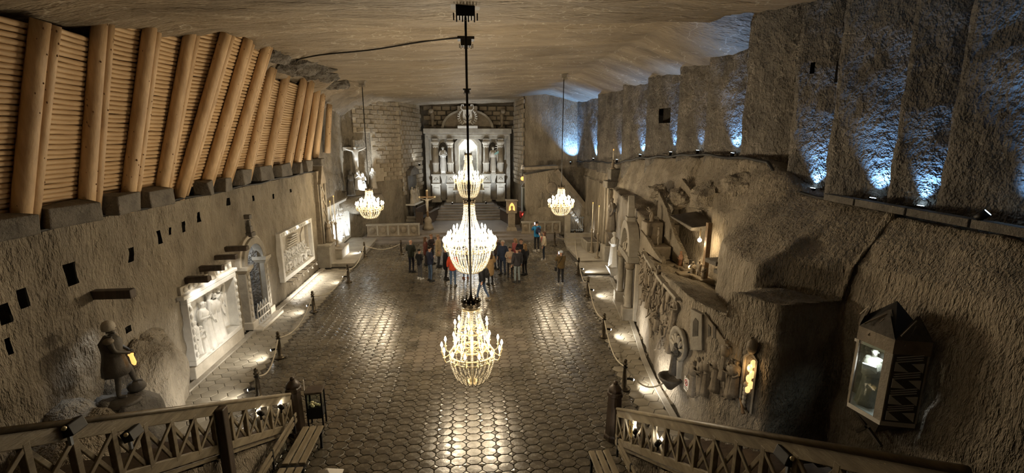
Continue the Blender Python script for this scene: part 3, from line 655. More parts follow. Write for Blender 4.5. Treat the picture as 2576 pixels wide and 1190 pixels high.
POSE = {
 'stand': {},
 'fold': dict(ell=(-.25, -.02, 1.17), wrl=(-.08, .17, 1.14), hal=(-.01, .19, 1.16), elr=(.25, -.02, 1.17), wrr=(.08, .18, 1.18), har=(.01, .2, 1.2)),
 'phone': dict(ell=(-.22, .14, 1.24), wrl=(-.1, .30, 1.42), hal=(-.06, .33, 1.50), elr=(.22, .14, 1.24), wrr=(.1, .30, 1.42), har=(.06, .33, 1.50)),
 'one': dict(elr=(.24, .15, 1.25), wrr=(.16, .27, 1.45), har=(.14, .29, 1.53), wrl=(-.26, .04, .92), hal=(-.25, .07, .845)),
 'raise': dict(elr=(.3, .05, 1.55), wrr=(.27, .1, 1.8), har=(.26, .11, 1.88)),
 'cross': dict(ell=(-.45, 0, 1.47), wrl=(-.68, 0, 1.55), hal=(-.75, 0, 1.57), elr=(.45, 0, 1.47), wrr=(.68, 0, 1.55), har=(.75, 0, 1.57), jaw=(.03, .05, 1.54), head=(.05, .06, 1.62), top=(.06, .06, 1.69), knl=(-.05, .07, .5), anl=(-.03, .02, .1), knr=(.05, .07, .5), anr=(.03, .02, .1)),
 'walk': dict(knl=(-.1, .14, .52), anl=(-.1, .22, .1), toel=(-.12, .36, .05), knr=(.1, -.06, .5), anr=(.1, -.28, .13), toer=(.11, -.15, .045), ell=(-.25, -.1, 1.17), wrl=(-.25, -.12, .95), hal=(-.25, -.1, .87), elr=(.27, .1, 1.18), wrr=(.3, .28, 1.12), har=(.3, .34, 1.12)),
 'hips': dict(ell=(-.36, -.05, 1.2), wrl=(-.22, .08, 1.02), hal=(-.16, .1, 1.0), elr=(.36, -.05, 1.2), wrr=(.22, .08, 1.02), har=(.16, .1, 1.0)),
 'kneel': dict(pelvis=(0, -.05, .55), spine=(0, -.02, .73), chest=(0, .02, .92), neck=(0, .03, 1.07), jaw=(0, .07, 1.14), head=(0, .07, 1.23), top=(0, .06, 1.30), shl=(-.175, .02, 1.02), shr=(.175, .02, 1.02), ell=(-.22, .1, .78), wrl=(-.06, .25, .92), hal=(-.03, .28, 1.0), elr=(.22, .1, .78), wrr=(.06, .25, .92), har=(.03, .28, 1.0),
               hipl=(-.09, -.05, .5), knl=(-.1, .24, .10), anl=(-.1, -.2, .08), toel=(-.11, -.34, .05), hipr=(.09, -.05, .5), knr=(.1, .26, .10), anr=(.1, -.18, .08), toer=(.11, -.33, .05)),
 'sit': dict(pelvis=(0, -.05, .5), spine=(0, -.05, .68), chest=(0, -.02, .87), neck=(0, 0, 1.02), jaw=(0, .04, 1.1), head=(0, .035, 1.19), top=(0, .02, 1.26), shl=(-.175, -.02, .97), shr=(.175, -.02, .97), ell=(-.24, .06, .72), wrl=(-.12, .26, .66), hal=(-.08, .31, .64), elr=(.24, .06, .72), wrr=(.12, .26, .66), har=(.08, .31, .64),
             hipl=(-.09, 0, .47), knl=(-.13, .38, .47), anl=(-.13, .36, .09), toel=(-.14, .5, .04), hipr=(.09, 0, .47), knr=(.13, .38, .47), anr=(.13, .36, .09), toer=(.14, .5, .04)),
 'stepup': dict(knl=(-.12, .2, .62), anl=(-.12, .26, .28), toel=(-.14, .4, .24), elr=(.24, .08, 1.17), wrr=(.1, .26, 1.06), har=(.04, .30, 1.02), ell=(-.24, .05, 1.17), wrl=(-.1, .24, 1.06), hal=(-.03, .29, 1.02)),
 'work': dict(pelvis=(0, -.1, .9), spine=(0, -.02, 1.06), chest=(0, .1, 1.2), neck=(0, .2, 1.3), jaw=(0, .26, 1.34), head=(0, .29, 1.42), top=(0, .29, 1.49), shl=(-.175, .12, 1.25), shr=(.175, .12, 1.25), ell=(-.26, .3, 1.1), wrl=(-.1, .42, 1.2), hal=(-.04, .46, 1.24), elr=(.26, .3, 1.25), wrr=(.12, .42, 1.4), har=(.06, .46, 1.46), knl=(-.12, .12, .5), knr=(.12, -.05, .5), anr=(.12, -.2, .1), toer=(.13, -.06, .04)),
}
NAMES = list(BASE)
def joints(pose):
    j = dict(BASE); j.update(POSE[pose]); return {k: Vector(v) for k, v in j.items()}
def fingers(m, j, s_):
    """four unequal bent fingers and a thumb leaving the side of the palm"""
    w, h = j['wr' + s_], j['ha' + s_]; d = (h - w).normalized(); sd = d.cross(Vector((1, 0, 0)) if abs(d.x) < .8 else Vector((0, 1, 0))).normalized(); nn = d.cross(sd)
    if nn.y < 0: nn = -nn
    for k, (o, L) in enumerate(((-.026, .062), (-.009, .072), (.009, .068), (.026, .052))):
        p = h + sd * o; m.tube([p - d * .01, p + d * (.035 + L * .4) + nn * .006, p + d * (.03 + L * .75) + nn * .026, p + d * (.03 + L * .8) + nn * .045], [.0095, .009, .008, .005], 6)
    p = (w + h) / 2; m.tube([p, p - sd * .035 + d * .02, p - sd * .045 + d * .055 + nn * .02, p - sd * .04 + d * .075 + nn * .03], [.011, .0105, .009, .006], 6)
def join_mb(me, mb, midx=0):
    b = bmesh.new(); b.from_mesh(me); vs = [b.verts.new(p) for p in mb.v]
    for f, mi in zip(mb.f, mb.m):
        try: q = b.faces.new([vs[i] for i in f]); q.material_index = mi if mi else midx; q.smooth = True
        except ValueError: pass
    b.to_mesh(me); b.free(); return me
def face_mb(j):
    m = MB(); h = j['head']; t = (j['top'] - j['jaw']); f = Vector((0, 1, 0))
    m.tube([h + Vector((0, .085, .02)), h + Vector((0, .112, -.015)), h + Vector((0, .095, -.025))], [.008, .014, .01], 6)
    for s_ in (-1, 1): m.ball(h + Vector((s_ * .088, -.005, -.01)), (.014, .022, .032), 6, 5)
    m.cm = 1
    for s_ in (-1, 1): m.ball(h + Vector((s_ * .032, .088, .012)), (.013, .010, .008), 6, 4)
    m.box(h + Vector((0, .088, -.055)), (.04, .012, .009)); m.cm = 0
    return m
_fc = {}
def body_mesh(pose, mats, regions=True, sub=2, scale_r=1.0):
    j = joints(pose); me = skinned([j[k] for k in NAMES], [(NAMES.index(a), NAMES.index(c)) for a, c in CH], [RAD[k] if scale_r == 1 else (tuple(v * scale_r for v in RAD[k]) if isinstance(RAD[k], tuple) else RAD[k] * scale_r) for k in NAMES], sub)
    me.materials.clear()
    for m in mats: me.materials.append(m)
    segs = [(j[a], j[c], (0 if (a in ('neck', 'jaw', 'head') or a[:2] == 'wr') else 2 if a[:2] in ('hi', 'kn') or c[:3] == 'hip' else 3 if a[:2] == 'an' else 2)) for a, c in CH]
    for p in me.polygons:
        p.use_smooth = True
        if regions:
            c = p.center; best = 9
            for a, e, k in segs:
                d = e - a; t = max(0, min(1, (c - a).dot(d) / d.length_squared)); q = (c - a - d * t).length
                if q < best: best = q; p.material_index = k
    ex = MB(); fingers(ex, j, 'l'); fingers(ex, j, 'r'); f = face_mb(j); k = len(ex.v); ex.add(f.v, f.f); ex.m[-len(f.m):] = f.m
    return join_mb(me, ex), j
def coat_mesh(pose, m, hem, fat):
    j = joints(pose); f = fat
    hemp = j['pelvis'] * 1.0; hemp.z = hem
    ks = ['hem', 'pelvis', 'spine', 'chest', 'collar', 'shl', 'ell', 'wrl', 'shr', 'elr', 'wrr']
    P = {k: j.get(k) for k in ks}; P['hem'] = hemp + Vector((0, .01, 0)); P['collar'] = j['neck'] + Vector((0, -.005, -.005))
    for s_ in 'lr': P['wr' + s_] = j['wr' + s_].lerp(j['el' + s_], .12)
    rr = dict(hem=(.185 * f, .155 * f), pelvis=(.18 * f, .15 * f), spine=(.17 * f, .145 * f), chest=(.185 * f, .145 * f), collar=(.075, .08), shl=.085 * f, ell=.068 * f, wrl=.05, shr=.085 * f, elr=.068 * f, wrr=.05)
    ed = [(0, 1), (1, 2), (2, 3), (3, 4), (3, 5), (5, 6), (6, 7), (3, 8), (8, 9), (9, 10)]
    me = skinned([P[k] for k in ks], ed, [rr[k] for k in ks], 2, 3); me.materials.clear(); me.materials.append(m)
    for p in me.polygons: p.use_smooth = True
    return me
def hair_mesh(pose, m, style):
    j = joints(pose); h = j['head']; mb = MB()
    if style in ('short', 'long', 'bun'):
        n, k = 14, 8; vs = []; fs = []
        for i in range(k + 1):
            t = math.pi * .5 * i / k * 1.25
            for q in range(n):
                a = 2 * math.pi * q / n; fr = max(0, math.sin(a)); tt = t * (1 - .42 * fr)
                vs.append(h + Vector((.095 * math.sin(tt) * math.cos(a), .108 * math.sin(tt) * math.sin(a) - .012, .03 + .085 * math.cos(tt))))
        for i in range(k):
            for q in range(n): fs.append((i * n + q, i * n + (q + 1) % n, (i + 1) * n + (q + 1) % n, (i + 1) * n + q))
        mb.add(vs, fs)
        if style == 'long':
            vs = []; fs = []
            for i in range(7):
                for q in range(9):
                    a = math.pi + math.pi * q / 8; r = .1 + .012 * i; vs.append(h + Vector((r * math.cos(a), (.085 + .008 * i) * math.sin(a) - .015, .05 - .055 * i)))
            for i in range(6):
                for q in range(8): fs.append((i * 9 + q, i * 9 + q + 1, (i + 1) * 9 + q + 1, (i + 1) * 9 + q))
            mb.add(vs, fs)
        if style == 'bun': mb.ball(h + Vector((0, -.11, .06)), .05, 8, 6)
    elif style in ('cap', 'hat'):
        mb.lathe([(.1, .02), (.104, .05), (.09, .095), (.05, .125), (.005, .13)], 16, h + Vector((0, 0, -.01)))
        if style == 'cap': mb.box(h + Vector((0, .13, .03)), (.13, .1, .014), rx=-.15)
        else: mb.ball(h + Vector((0, 0, .13)), .03, 8, 6)
    me = mb.mesh('hair', m, True); fix(me); return me
SHOE = {}
def shoe(m):
    if m.name not in SHOE:
        b = MB(); b.ball((0, .05, .045), (.052, .15, .045), 10, 6); b.v = [(x, y, max(z, .004)) for x, y, z in b.v]; b.box((0, .05, .012), (.098, .29, .022)); b.lathe([(.05, .05), (.048, .12)], 10, (0, -.025, 0)); SHOE[m.name] = b.mesh('shoe', m, True)
    return SHOE[m.name]
def person(label, px, py, h, face, pose='stand', coat=(.05, .06, .09), hem=.82, fat=1.0, legs=(.03, .04, .08), hair=('short', (.05, .03, .02)), shoes=(.03, .03, .03), skin=None, z=0.0):
    p = fl(px, py, z); s_ = h / 1.76
    t = thing('person', label, 'person', p, R(face)); t.scale = (s_,) * 3
    me, j = body_mesh(pose, [M['skin'], M['black'], cloth('trouser_%02d%02d%02d' % tuple(int(99 * v) for v in legs), legs), cloth('sock', (.05, .05, .05))])
    me.name = 'body'; place('body', me, t)
    place('jacket', coat_mesh(pose, cloth('jacket_%02d%02d%02d' % tuple(int(99 * v) for v in coat), coat), hem, fat), t)
    if hair: place('hat' if hair[0] in ('cap', 'hat') else 'hair', hair_mesh(pose, cloth('hair_%02d%02d%02d' % tuple(int(99 * v) for v in hair[1]), hair[1]), hair[0]), t)
    sm = cloth('shoe_%02d%02d%02d' % tuple(int(99 * v) for v in shoes), shoes)
    for s2 in 'lr':
        a, e = j['an' + s2], j['toe' + s2]; d = e - a
        place('shoe', shoe(sm), t, (a.x, a.y, a.z - .085), (0 if pose != 'walk' or s2 == 'l' else -.12, 0, math.atan2(d.y, d.x) - math.pi / 2))
    return t, j, s_
def at_hand(t, j, s_, side='r', off=(0, .03, .05)):
    return t.matrix_basis @ (j['ha' + side] + Vector(off))
# ---------------------------------------------------------------- carved figures (one mesh each, cached per pose)
_SC = {}
def statue_mesh(pose, m, robe=None, sub=1, staff=False, hood=False):
    key = (pose, m.name, robe, sub, staff, hood)
    if key in _SC: return _SC[key]
    me, j = body_mesh(pose, [m], False, sub, 1.12); ex = MB()
    if robe is not None:
        zb = .0 if pose not in ('sit', 'kneel') else 0.0; zt = j['spine'].z; prof = []
        for i in range(8):
            u = i / 7; prof.append((lerp(.27, .16, u ** .7) * (robe), lerp(zb, zt, u)))
        yo = j['pelvis'].y + (.12 if pose in ('sit', 'kneel') else 0)
        ex.lathe(prof, 22, (0, yo, 0), rip=.09, nr=7)
        ex.lathe([(.19, j['spine'].z - .12), (.2, j['chest'].z), (.12, j['chest'].z + .12)], 14, (0, j['chest'].y - .02, 0))
    if hood:
        h = j['head']; ex.lathe([(.13, -.22), (.125, -.05), (.115, .05), (.06, .12), (.005, .135)], 14, h + Vector((0, -.03, 0)))
    if staff: ex.tube([(j['har'].x + .03, j['har'].y, 0), (j['har'].x + .03, j['har'].y, 1.9)], .016, 6)
    join_mb(me, ex)
    me.name = 'carved_figure'; _SC[key] = me; return me
# ================================================================ the visitors
def backpack(label, t, j, s_, col):
    m = MB(); m.ball((0, 0, 0), (.15, .085, .22), 12, 8); m.ball((0, -.07, -.06), (.11, .05, .11), 10, 6)
    for sx in (-1, 1): m.tube([(sx * .1, .03, .2), (sx * .11, .14, .22), (sx * .12, .26, .1), (sx * .12, .24, -.05), (sx * .11, .08, -.17)], .016, 6)
    o = m.build('backpack', cloth('pack_%02d' % int(99 * col[2]), col), None, True); o.matrix_basis = t.matrix_basis @ Matrix.Translation(j['chest'] + Vector((0, -.225, -.06)))
    tag(o, label, 'backpack')
def phone(label, t, j, s_, side='r', off=(-.03, .03, .06)):
    m = MB().box((0, 0, 0), (.075, .01, .15)); m.cm = 1; m.box((0, -.0055, 0), (.068, .002, .14))
    o = m.build('mobile_phone', [M['black'], M['phone']]); o.matrix_basis = t.matrix_basis @ Matrix.Translation(j['ha' + side] + Vector(off)); tag(o, label, 'phone')
M['phone'] = glow('lit_phone_screen', (.8, .88, 1.0), 1.6)
person('bald man in a dark green padded jacket at the left end of the group', 1036, 685, 1.80, -25, 'fold', (.025, .03, .022), .80, 1.1, (.012, .016, .035), None)
person('short person in black with grey trousers and white trainers, beside the bald man', 1057, 702, 1.58, -40, 'fold', (.012, .013, .018), .78, .95, (.09, .09, .10), ('short', (.012, .01, .01)), (.7, .7, .68))
person('man in a navy jacket and blue jeans reaching forward, left of the red jacket', 1083, 707, 1.80, -60, 'walk' if False else 'fold', (.018, .025, .06), .80, 1.05, (.07, .12, .22), ('short', (.02, .014, .01)))
person('woman with long brown hair in a russet coat behind the navy jacket', 1072, 668, 1.66, -70, 'stand', (.13, .04, .03), .6, 1.0, (.04, .03, .03), ('long', (.09, .045, .02)))
person('person with fair brown hair and dark top at the back left of the group', 1087, 664, 1.74, -120, 'fold', (.05, .035, .035), .8, 1.0, (.05, .06, .09), ('short', (.2, .11, .06)))
person('tall person in a beige hooded coat just left of the large chandelier', 1104, 672, 1.86, -100, 'stand', (.42, .33, .2), .55, 1.1, (.06, .06, .07), ('short', (.3, .2, .12)))
person('person all in black behind the red jacket', 1122, 703, 1.70, -80, 'stand', (.012, .012, .016), .5, 1.05, (.01, .01, .014), ('short', (.02, .015, .01)))
person('person in an orange red jacket and jeans under the large chandelier', 1140, 721, 1.76, -10, 'stand', (.62, .07, .025), .78, 1.08, (.07, .12, .22), ('short', (.04, .025, .02)), (.12, .11, .09))
person('person in jeans and brown shoes hidden behind the chandelier basket', 1172, 701, 1.72, 10, 'fold', (.06, .06, .08), .8, 1.0, (.08, .14, .26), ('short', (.06, .04, .03)), (.25, .1, .05))
t, j, s_ = person('person in a black jacket and jeans walking nearest the camera', 1214, 755, 1.76, 62, 'walk', (.014, .014, .02), .80, 1.05, (.06, .1, .19), ('short', (.02, .016, .014)), (.3, .25, .18))
backpack('black backpack on the back of the walking person nearest the camera', t, j, s_, (.012, .012, .014))
person('woman in a long beige padded coat behind the walking person', 1234, 716, 1.70, 20, 'fold', (.38, .25, .12), .42, 1.15, (.02, .02, .025), ('long', (.1, .06, .03)))
person('white haired man in a long blue jacket with a striped scarf, looking up', 1265, 690, 1.84, 160, 'stand', (.03, .045, .09), .66, 1.05, (.03, .045, .09), ('short', (.62, .56, .5)))
person('person in dark clothes raising one hand at the back of the group', 1250, 676, 1.78, 150, 'raise', (.06, .045, .045), .8, 1.05, (.04, .04, .06), ('short', (.12, .08, .05)))
person('short woman in a cream jumper facing the camera', 1283, 697, 1.60, 175, 'fold', (.42, .33, .25), .82, 1.0, (.02, .02, .03), ('bun', (.04, .02, .012)))
person('woman with long fair hair and a pink scarf at the back right of the group', 1296, 676, 1.72, 120, 'stand', (.42, .12, .12), .8, 1.0, (.04, .05, .08), ('long', (.32, .19, .08)))
person('man in a charcoal jacket and pale jeans seen from behind', 1301, 711, 1.80, 15, 'stand', (.045, .043, .05), .82, 1.16, (.26, .31, .33), ('short', (.03, .022, .018)), (.05, .05, .05))
person('man in black with short brown hair behind the charcoal jacket', 1311, 684, 1.82, 160, 'fold', (.012, .012, .014), .8, 1.05, (.012, .012, .016), ('short', (.07, .045, .03)))
t, j, s_ = person('blonde woman in a dark jacket at the right end of the group', 1320, 692, 1.70, 40, 'stand', (.025, .028, .035), .8, 1.05, (.012, .014, .025), ('long', (.3, .19, .09)))
m = MB().ball((0, 0, 0), (.09, .04, .08), 10, 6); m.tube([(-.05, 0, .06), (-.22, .0, .42), (-.26, .1, .55)], .01, 6)
o = m.build('shoulder_bag', tex_mat('patterned_bag', (.02, .02, .02), (.6, .58, .52), 22, .7, 0, lo=.48, hi=.52)); o.matrix_basis = t.matrix_basis @ Matrix.Translation((.24, -.02, 1.0)); tag(o, 'small black and white patterned bag on the blonde woman', 'bag')
t, j, s_ = person('tall person in a bright blue jacket photographing the altar', 1350, 632, 1.93, 12, 'phone', (.015, .20, .46), .82, 1.1, (.012, .012, .016), ('short', (.03, .02, .015)), (.55, .53, .5))
backpack('navy backpack worn over the bright blue jacket', t, j, s_, (.012, .018, .05))
phone('lit phone held up by the person in bright blue', t, j, s_, 'l', (.05, .03, .06))
t, j, s_ = person('woman in a cream jacket and red top raising a phone', 1368, 654, 1.72, 78, 'one', (.62, .54, .4), .86, 1.12, (.02, .035, .06), ('long', (.06, .025, .015)), (.6, .58, .55))
phone('lit phone in the raised hand of the woman in the cream jacket', t, j, s_, 'r')
m = MB().ball((0, 0, 0), (.075, .05, .2), 10, 8); o = m.build('red_top', cloth('red_top', (.35, .02, .02)), t, True); o.location = j['chest'] + Vector((0, .135, -.08))
t, j, s_ = person('man alone on the right in an olive jacket and pale cap, photographing', 1410, 716, 1.72, 8, 'phone', (.13, .085, .03), .82, 1.14, (.012, .018, .03), ('cap', (.62, .68, .75)), (.5, .48, .45))
phone('lit phone held up by the man in the olive jacket', t, j, s_, 'r', (-.05, .03, .06))
m = MB().box((0, 0, 0), (.07, .16, .2)); m.tube([(.0, 0, .1), (.12, -.13, .35), (.28, -.14, .62), (.36, .02, .72)], .012, 6); m.tube([(.0, 0, .1), (.1, .14, .35), (.26, .15, .6), (.36, .02, .72)], .012, 6)
o = m.build('shoulder_bag', M['black'], None, bevel=.02); o.matrix_basis = t.matrix_basis @ Matrix.Translation((-.27, 0, .83)); tag(o, 'black shoulder bag hanging at the hip of the man in olive', 'bag')
# ================================================================ left wall: reliefs, doorway, statue, beams
def spot_fixture(label, pos, aim, power, col=NEUT, angle=70, r=.05, name='spotlight', body='iron', size=.04, blend=.7, glowm='bulbw', group=None):
    pos = Vector(pos); d = (Vector(aim) - pos).normalized(); t = thing(name, label, 'lamp', pos, group=group)
    MB().tube([-d * .16, d * .0], [r, r * 1.1], 10).build('housing', M[body], t, True)
    MB().tube([d * .0, d * .006], r * .9, 10).build('lens', M[glowm], t, True)
    MB().bar(-d * .08, -d * .08 + Vector((0, 0, -.14)), .02, .03).build('bracket', M['iron'], t)
    lamp('spot', 'SPOT', d * .03, power, col, t, aim=d * 2, size=size, angle=angle, blend=blend)
    return t
def fx(x0):   # point on the left wall: a along Y, b up, t out of the wall (towards the hall)
    return lambda a, b, t: (x0 + t, a, b)
def relief_frame(t, y0, y1, z0, z1, w, d, x0, m, f=None):
    f = f or fx(x0)
    for nm, (a0, a1, b0, b1) in dict(frame_bottom=(y0, y1, z0, z0 + w), frame_top=(y0, y1, z1 - w, z1), frame_side=(y0, y0 + w, z0 + w, z1 - w), frame_side2=(y1 - w, y1, z0 + w, z1 - w)).items():
        MB().prism([(a0, b0), (a1, b0), (a1, b1), (a0, b1)], d, f).build(nm.rstrip('2'), m, t, world=True, bevel=.02, fixn=True)
# --- relief near the statue: a holy family scene under four light beams
t = thing('wall_relief', 'brightly lit carved relief of standing figures below four timber beams', 'relief', (-8.3, 14.75, .4))
MB().box((-8.47, 14.75, 1.45), (.1, 2.7, 1.95)).build('back_panel', M['white'], t, world=True)
relief_frame(t, 13.33, 16.17, .42, 2.5, .16, .36, -8.45, M['white'])
MB().prism([(13.2, 2.5), (16.3, 2.5), (16.3, 2.62), (13.2, 2.62)], .34, fx(-8.42)).build('cornice', M['white'], t, world=True, bevel=.02, fixn=True)
MB().prism([(13.3, 2.62), (16.2, 2.62), (16.2, 2.86), (13.3, 2.86)], .2, fx(-8.4)).build('frieze', M['salt'], t, world=True, bevel=.02, fixn=True)
for k_ in range(11): 
    y = 13.5 + k_ * .25
    if abs(y - 14.75) > .2: MB().ball((-8.19, y, 2.74), (.05, .09, .08), 8, 6).build('frieze_leaf', M['white'], t, True, True)
MB().lathe([(.1, 0), (.16, .05), (.13, .2), (.17, .34), (.05, .42)], 10, (-8.2, 14.85, 2.62)).build('urn', M['salt'], t, True, True)
for y in (13.42, 16.08):
    for k_ in range(7): MB().ball((-8.08, y, .75 + k_ * .24), (.04, .06, .09), 8, 6).build('leaf_knob', M['white'], t, True, True)
for y, z, s_, pose, rob, rz in ((14.35, .5, .92, 'fold', 1.1, -80), (14.75, .52, 1.0, 'stand', 1.0, -60), (15.05, .55, .92, 'raise', 1.0, -120), (14.05, .5, .7, 'kneel', 1.1, -110), (15.3, .9, .75, 'one', 1.0, -100), (13.85, .58, .62, 'stand', 1.0, -70)):
    place('carved_figure', statue_mesh(pose, M['white'], rob, 1), t, Vector((-8.30, y, z)) - t.location, (0, 0, R(rz)), s_)
for k_, (a, b_) in enumerate(((15.55, 1.35), (15.5, 1.6))):
    MB().prism([(a, b_), (a + .16, b_ - .2), (a + .3, b_ + .1), (a + .33, b_ + .55), (a + .2, b_ + .35)], .07, fx(-8.4)).build('wing', M['white'], t, world=True, bevel=.02, fixn=True)
for i, (y, z) in enumerate(((13.75, 2.98), (14.55, 3.08), (15.42, 3.2), (16.25, 3.3))):
    m = MB().box((-8.0, y, z), (.75, .2, .17)); m.v = [(a, b_ + random.uniform(-.02, .02), c + random.uniform(-.02, .02)) for a, b_, c in m.v]
    o = m.build('timber_bracket', M['dwood'], bevel=.015); tag(o, f'{["nearest", "second", "third", "farthest"][i]} short dark beam jutting out above the lit standing figures relief', 'beam', 'beams over the relief')
    lamp('spot', 'SPOT', (-7.72, y, z - .14), 34, NEUT, aim=(-8.35, y + .02, 1.4), size=.03, angle=110, blend=.8)
# dado under the relief
struct(MB().box((-8.2, 14.75, .2), (.2, 3.0, .42)).build('trim_4', M['salt'], bevel=.02))
# --- doorway with round arch
t = thing('arched_doorway', 'carved salt doorway with round arch in the left wall', 'doorway', (-8.3, 17.75, 0))
yc, zi, rI, rO = 17.75, 2.45, .60, .92
def arc(r, n=18): return [(yc + r * math.cos(math.pi * k_ / n), zi + r * math.sin(math.pi * k_ / n)) for k_ in range(n + 1)]
MB().strip(arc(rO), arc(rI + .06), .34, fx(-8.42)).build('arch', M['grey'], t, world=True, bevel=.02, fixn=True)
MB().strip(arc(rO + .12), arc(rO - .04), .24, fx(-8.42)).build('arch_moulding', M['salt'], t, world=True, bevel=.02, fixn=True)
for y in (yc - .78, yc + .78):
    MB().box((-8.24, y, 1.3), (.34, .32, 1.9)).build('jamb', M['grey'], t, world=True, bevel=.02)
    MB().box((-8.22, y, .17), (.46, .44, .38)).build('jamb_base', M['salt'], t, world=True, bevel=.03)
    MB().frust((-8.22, y, 2.22), (.36, .34), (.5, .48), .14).box((-8.22, y, 2.41), (.52, .5, .12)).build('capital', M['salt'], t, world=True)
    for k_ in range(7): MB().ball((-8.06, y, .6 + k_ * .24), (.035, .07, .1), 8, 6).build('carved_leaf', M['salt'], t, True, True)
MB().box((-8.0, yc, .05), (.62, 2.0, .1)).build('threshold', M['salt'], t, world=True, bevel=.02)
p_ = MB().box((-8.2, yc, zi + rO + .28), (.18, .2, .3)).box((-8.2, yc, zi + rO + .52), (.12, .12, .26)); p_.box((-8.2, yc, zi + rO + .78), (.2, .2, .16)); p_.box((-8.2, yc, zi + rO + .12), (.28, .34, .16))
p_.build('keystone_finial', M['dstone'], t, world=True, bevel=.015)
# passage behind the door
v = MB()
for s_ in (0, 1): pass
W = DOOR
v.add([(-8.3, W[0], 0), (-11, W[0], 0), (-11, W[0], 3.4), (-8.3, W[0], 3.4)], [(0, 1, 2, 3)]); v.add([(-8.3, W[1], 0), (-11, W[1], 0), (-11, W[1], 3.4), (-8.3, W[1], 3.4)], [(3, 2, 1, 0)])
v.add([(-11, W[0], 0), (-11, W[1], 0), (-11, W[1], 3.4), (-11, W[0], 3.4)], [(0, 1, 2, 3)]); v.add([(-8.3, W[0], 0.02), (-8.3, W[1], 0.02), (-11, W[1], 0.02), (-11, W[0], 0.02)], [(0, 1, 2, 3)]); v.add([(-8.3, W[0], 3.4), (-8.3, W[1], 3.4), (-11, W[1], 3.4), (-11, W[0], 3.4)], [(3, 2, 1, 0)])
struct(v.build('wall_passage', M['rock_u']))
sp_ = MB()
pts_ = arc(rI + .06); 
sp_.add([(-8.33, *p) for p in ([(yc + .66, 3.5), (yc - .66, 3.5)])] + [(-8.33, a, b_) for a, b_ in pts_], [(0, 1, *range(len(pts_) + 1, 1, -1))]); struct(sp_.build('wall_spandrel', M['rock']))
lamp('passage_light', 'POINT', (-9.6, yc, 2.9), 110, COOL, size=.1)
gt = thing('door_gate', 'low white gate of pointed hoops across the arched doorway', 'gate', (-8.0, yc, .1))
for k_ in range(4):
    y = yc - .44 + k_ * .22; MB().tube([(-8.06, y, .1), (-8.06, y, .55), (-8.06, y + .11, .86), (-8.06, y + .22, .55), (-8.06, y + .22, .1)], .022, 6).build('hoop', M['salt'], gt, True, True)
for z in (.3, .6): MB().bar((-8.03, yc - .5, z), (-8.03, yc + .5, z), .03, .05).build('gate_rail', M['salt'], gt, world=True)
# --- last supper relief
t = thing('wall_relief', 'lit rectangular relief of figures seated along a table, beyond the doorway', 'relief', (-8.3, 22.2, .8))
bk = MB().box((-8.5, 22.2, 1.9), (.1, 3.8, 2.1)); bk.build('back_panel', M['salt'], t, world=True)
relief_frame(t, 20.15, 24.28, .82, 3.0, .2, .36, -8.45, M['white'])
relief_frame(t, 20.34, 24.08, 1.0, 2.82, .1, .2, -8.45, M['salt'])
for k_ in range(16): MB().box((-8.08, 20.4 + k_ * .24, 2.9), (.03, .14, .1)).build('frame_ornament', M['white'], t, world=True)
MB().box((-8.3, 22.2, 1.45), (.26, 2.9, .1)).build('table_top', M['white'], t, world=True, bevel=.02)
MB().box((-8.34, 22.2, 1.28), (.14, 2.8, .3)).build('table_cloth', M['salt'], t, world=True)
for k_ in range(6): MB().box((-8.3, 20.95 + k_ * .5, 1.15), (.1, .1, .24)).build('table_leg', M['salt'], t, world=True)
for k_ in range(12):
    y = 20.95 + k_ * .235; place('seated_figure', statue_mesh(['sit', 'kneel', 'fold'][k_ % 3] if k_ % 3 != 2 else 'sit', M['white'], None, 1), t, Vector((-8.36, y, 1.12 + .03 * (k_ % 2))) - t.location, (0, 0, R(-90 + random.uniform(-50, 50))), .68)
for k_ in range(5): MB().prism([(21.5 + .08 * k_, 2.05 + .12 * k_), (22.9 - .08 * k_, 2.05 + .12 * k_), (22.9 - .08 * k_, 2.1 + .12 * k_), (21.5 + .08 * k_, 2.1 + .12 * k_)], .1 + .03 * k_, fx(-8.45)).build('carved_vault_line', M['salt'], t, world=True, fixn=True)
for s_, y in ((1, 20.5), (-1, 23.95)): MB().prism([(y, 1.1), (y + s_ * .55, 1.5), (y + s_ * .55, 2.3), (y, 2.75)], .06, fx(-8.45)).build('carved_side_wall', M['salt'], t, world=True, fixn=True)
for k_ in range(8): lamp('frame_light', 'SPOT', (-7.75, 20.5 + k_ * .49, .66), 5, NEUT, aim=(-8.35, 20.5 + k_ * .49, 2.0), size=.03, angle=110, blend=.9)
for k_ in range(3): lamp('frame_light', 'SPOT', (-7.85, 20.9 + k_ * 1.3, 3.12), 14, NEUT, aim=(-8.35, 20.9 + k_ * 1.3, 1.6), size=.03, angle=110, blend=.9)
fx_ = thing('light_rail', 'small lamps hanging on a rail under the table scene relief', 'lamp', (-8.0, 22.2, .7))
MB().tube([(-7.95, 20.3, .72), (-7.95, 24.1, .72)], .014, 6).build('rail_tube', M['grey'], fx_, True, True)
for k_ in range(6): MB().lathe([(.02, .1), (.05, .04), (.06, 0)], 8, (-7.93, 20.6 + k_ * .66, .6)).build('lamp_cup', M['paper'], fx_, True, True)
for k_ in range(6):
    MB().bar((-7.95, 20.6 + k_ * .66, .72), (-8.3, 20.6 + k_ * .66, .74), .02, .02).build('rail_bracket', M['iron'], fx_, world=True)
    lamp('floor_light', 'SPOT', (-7.9, 20.6 + k_ * .66,   .58), 55, NEUT, aim=(-7.7, 20.6 + k_ * .66, 0), size=.03, angle=130, blend=.9)
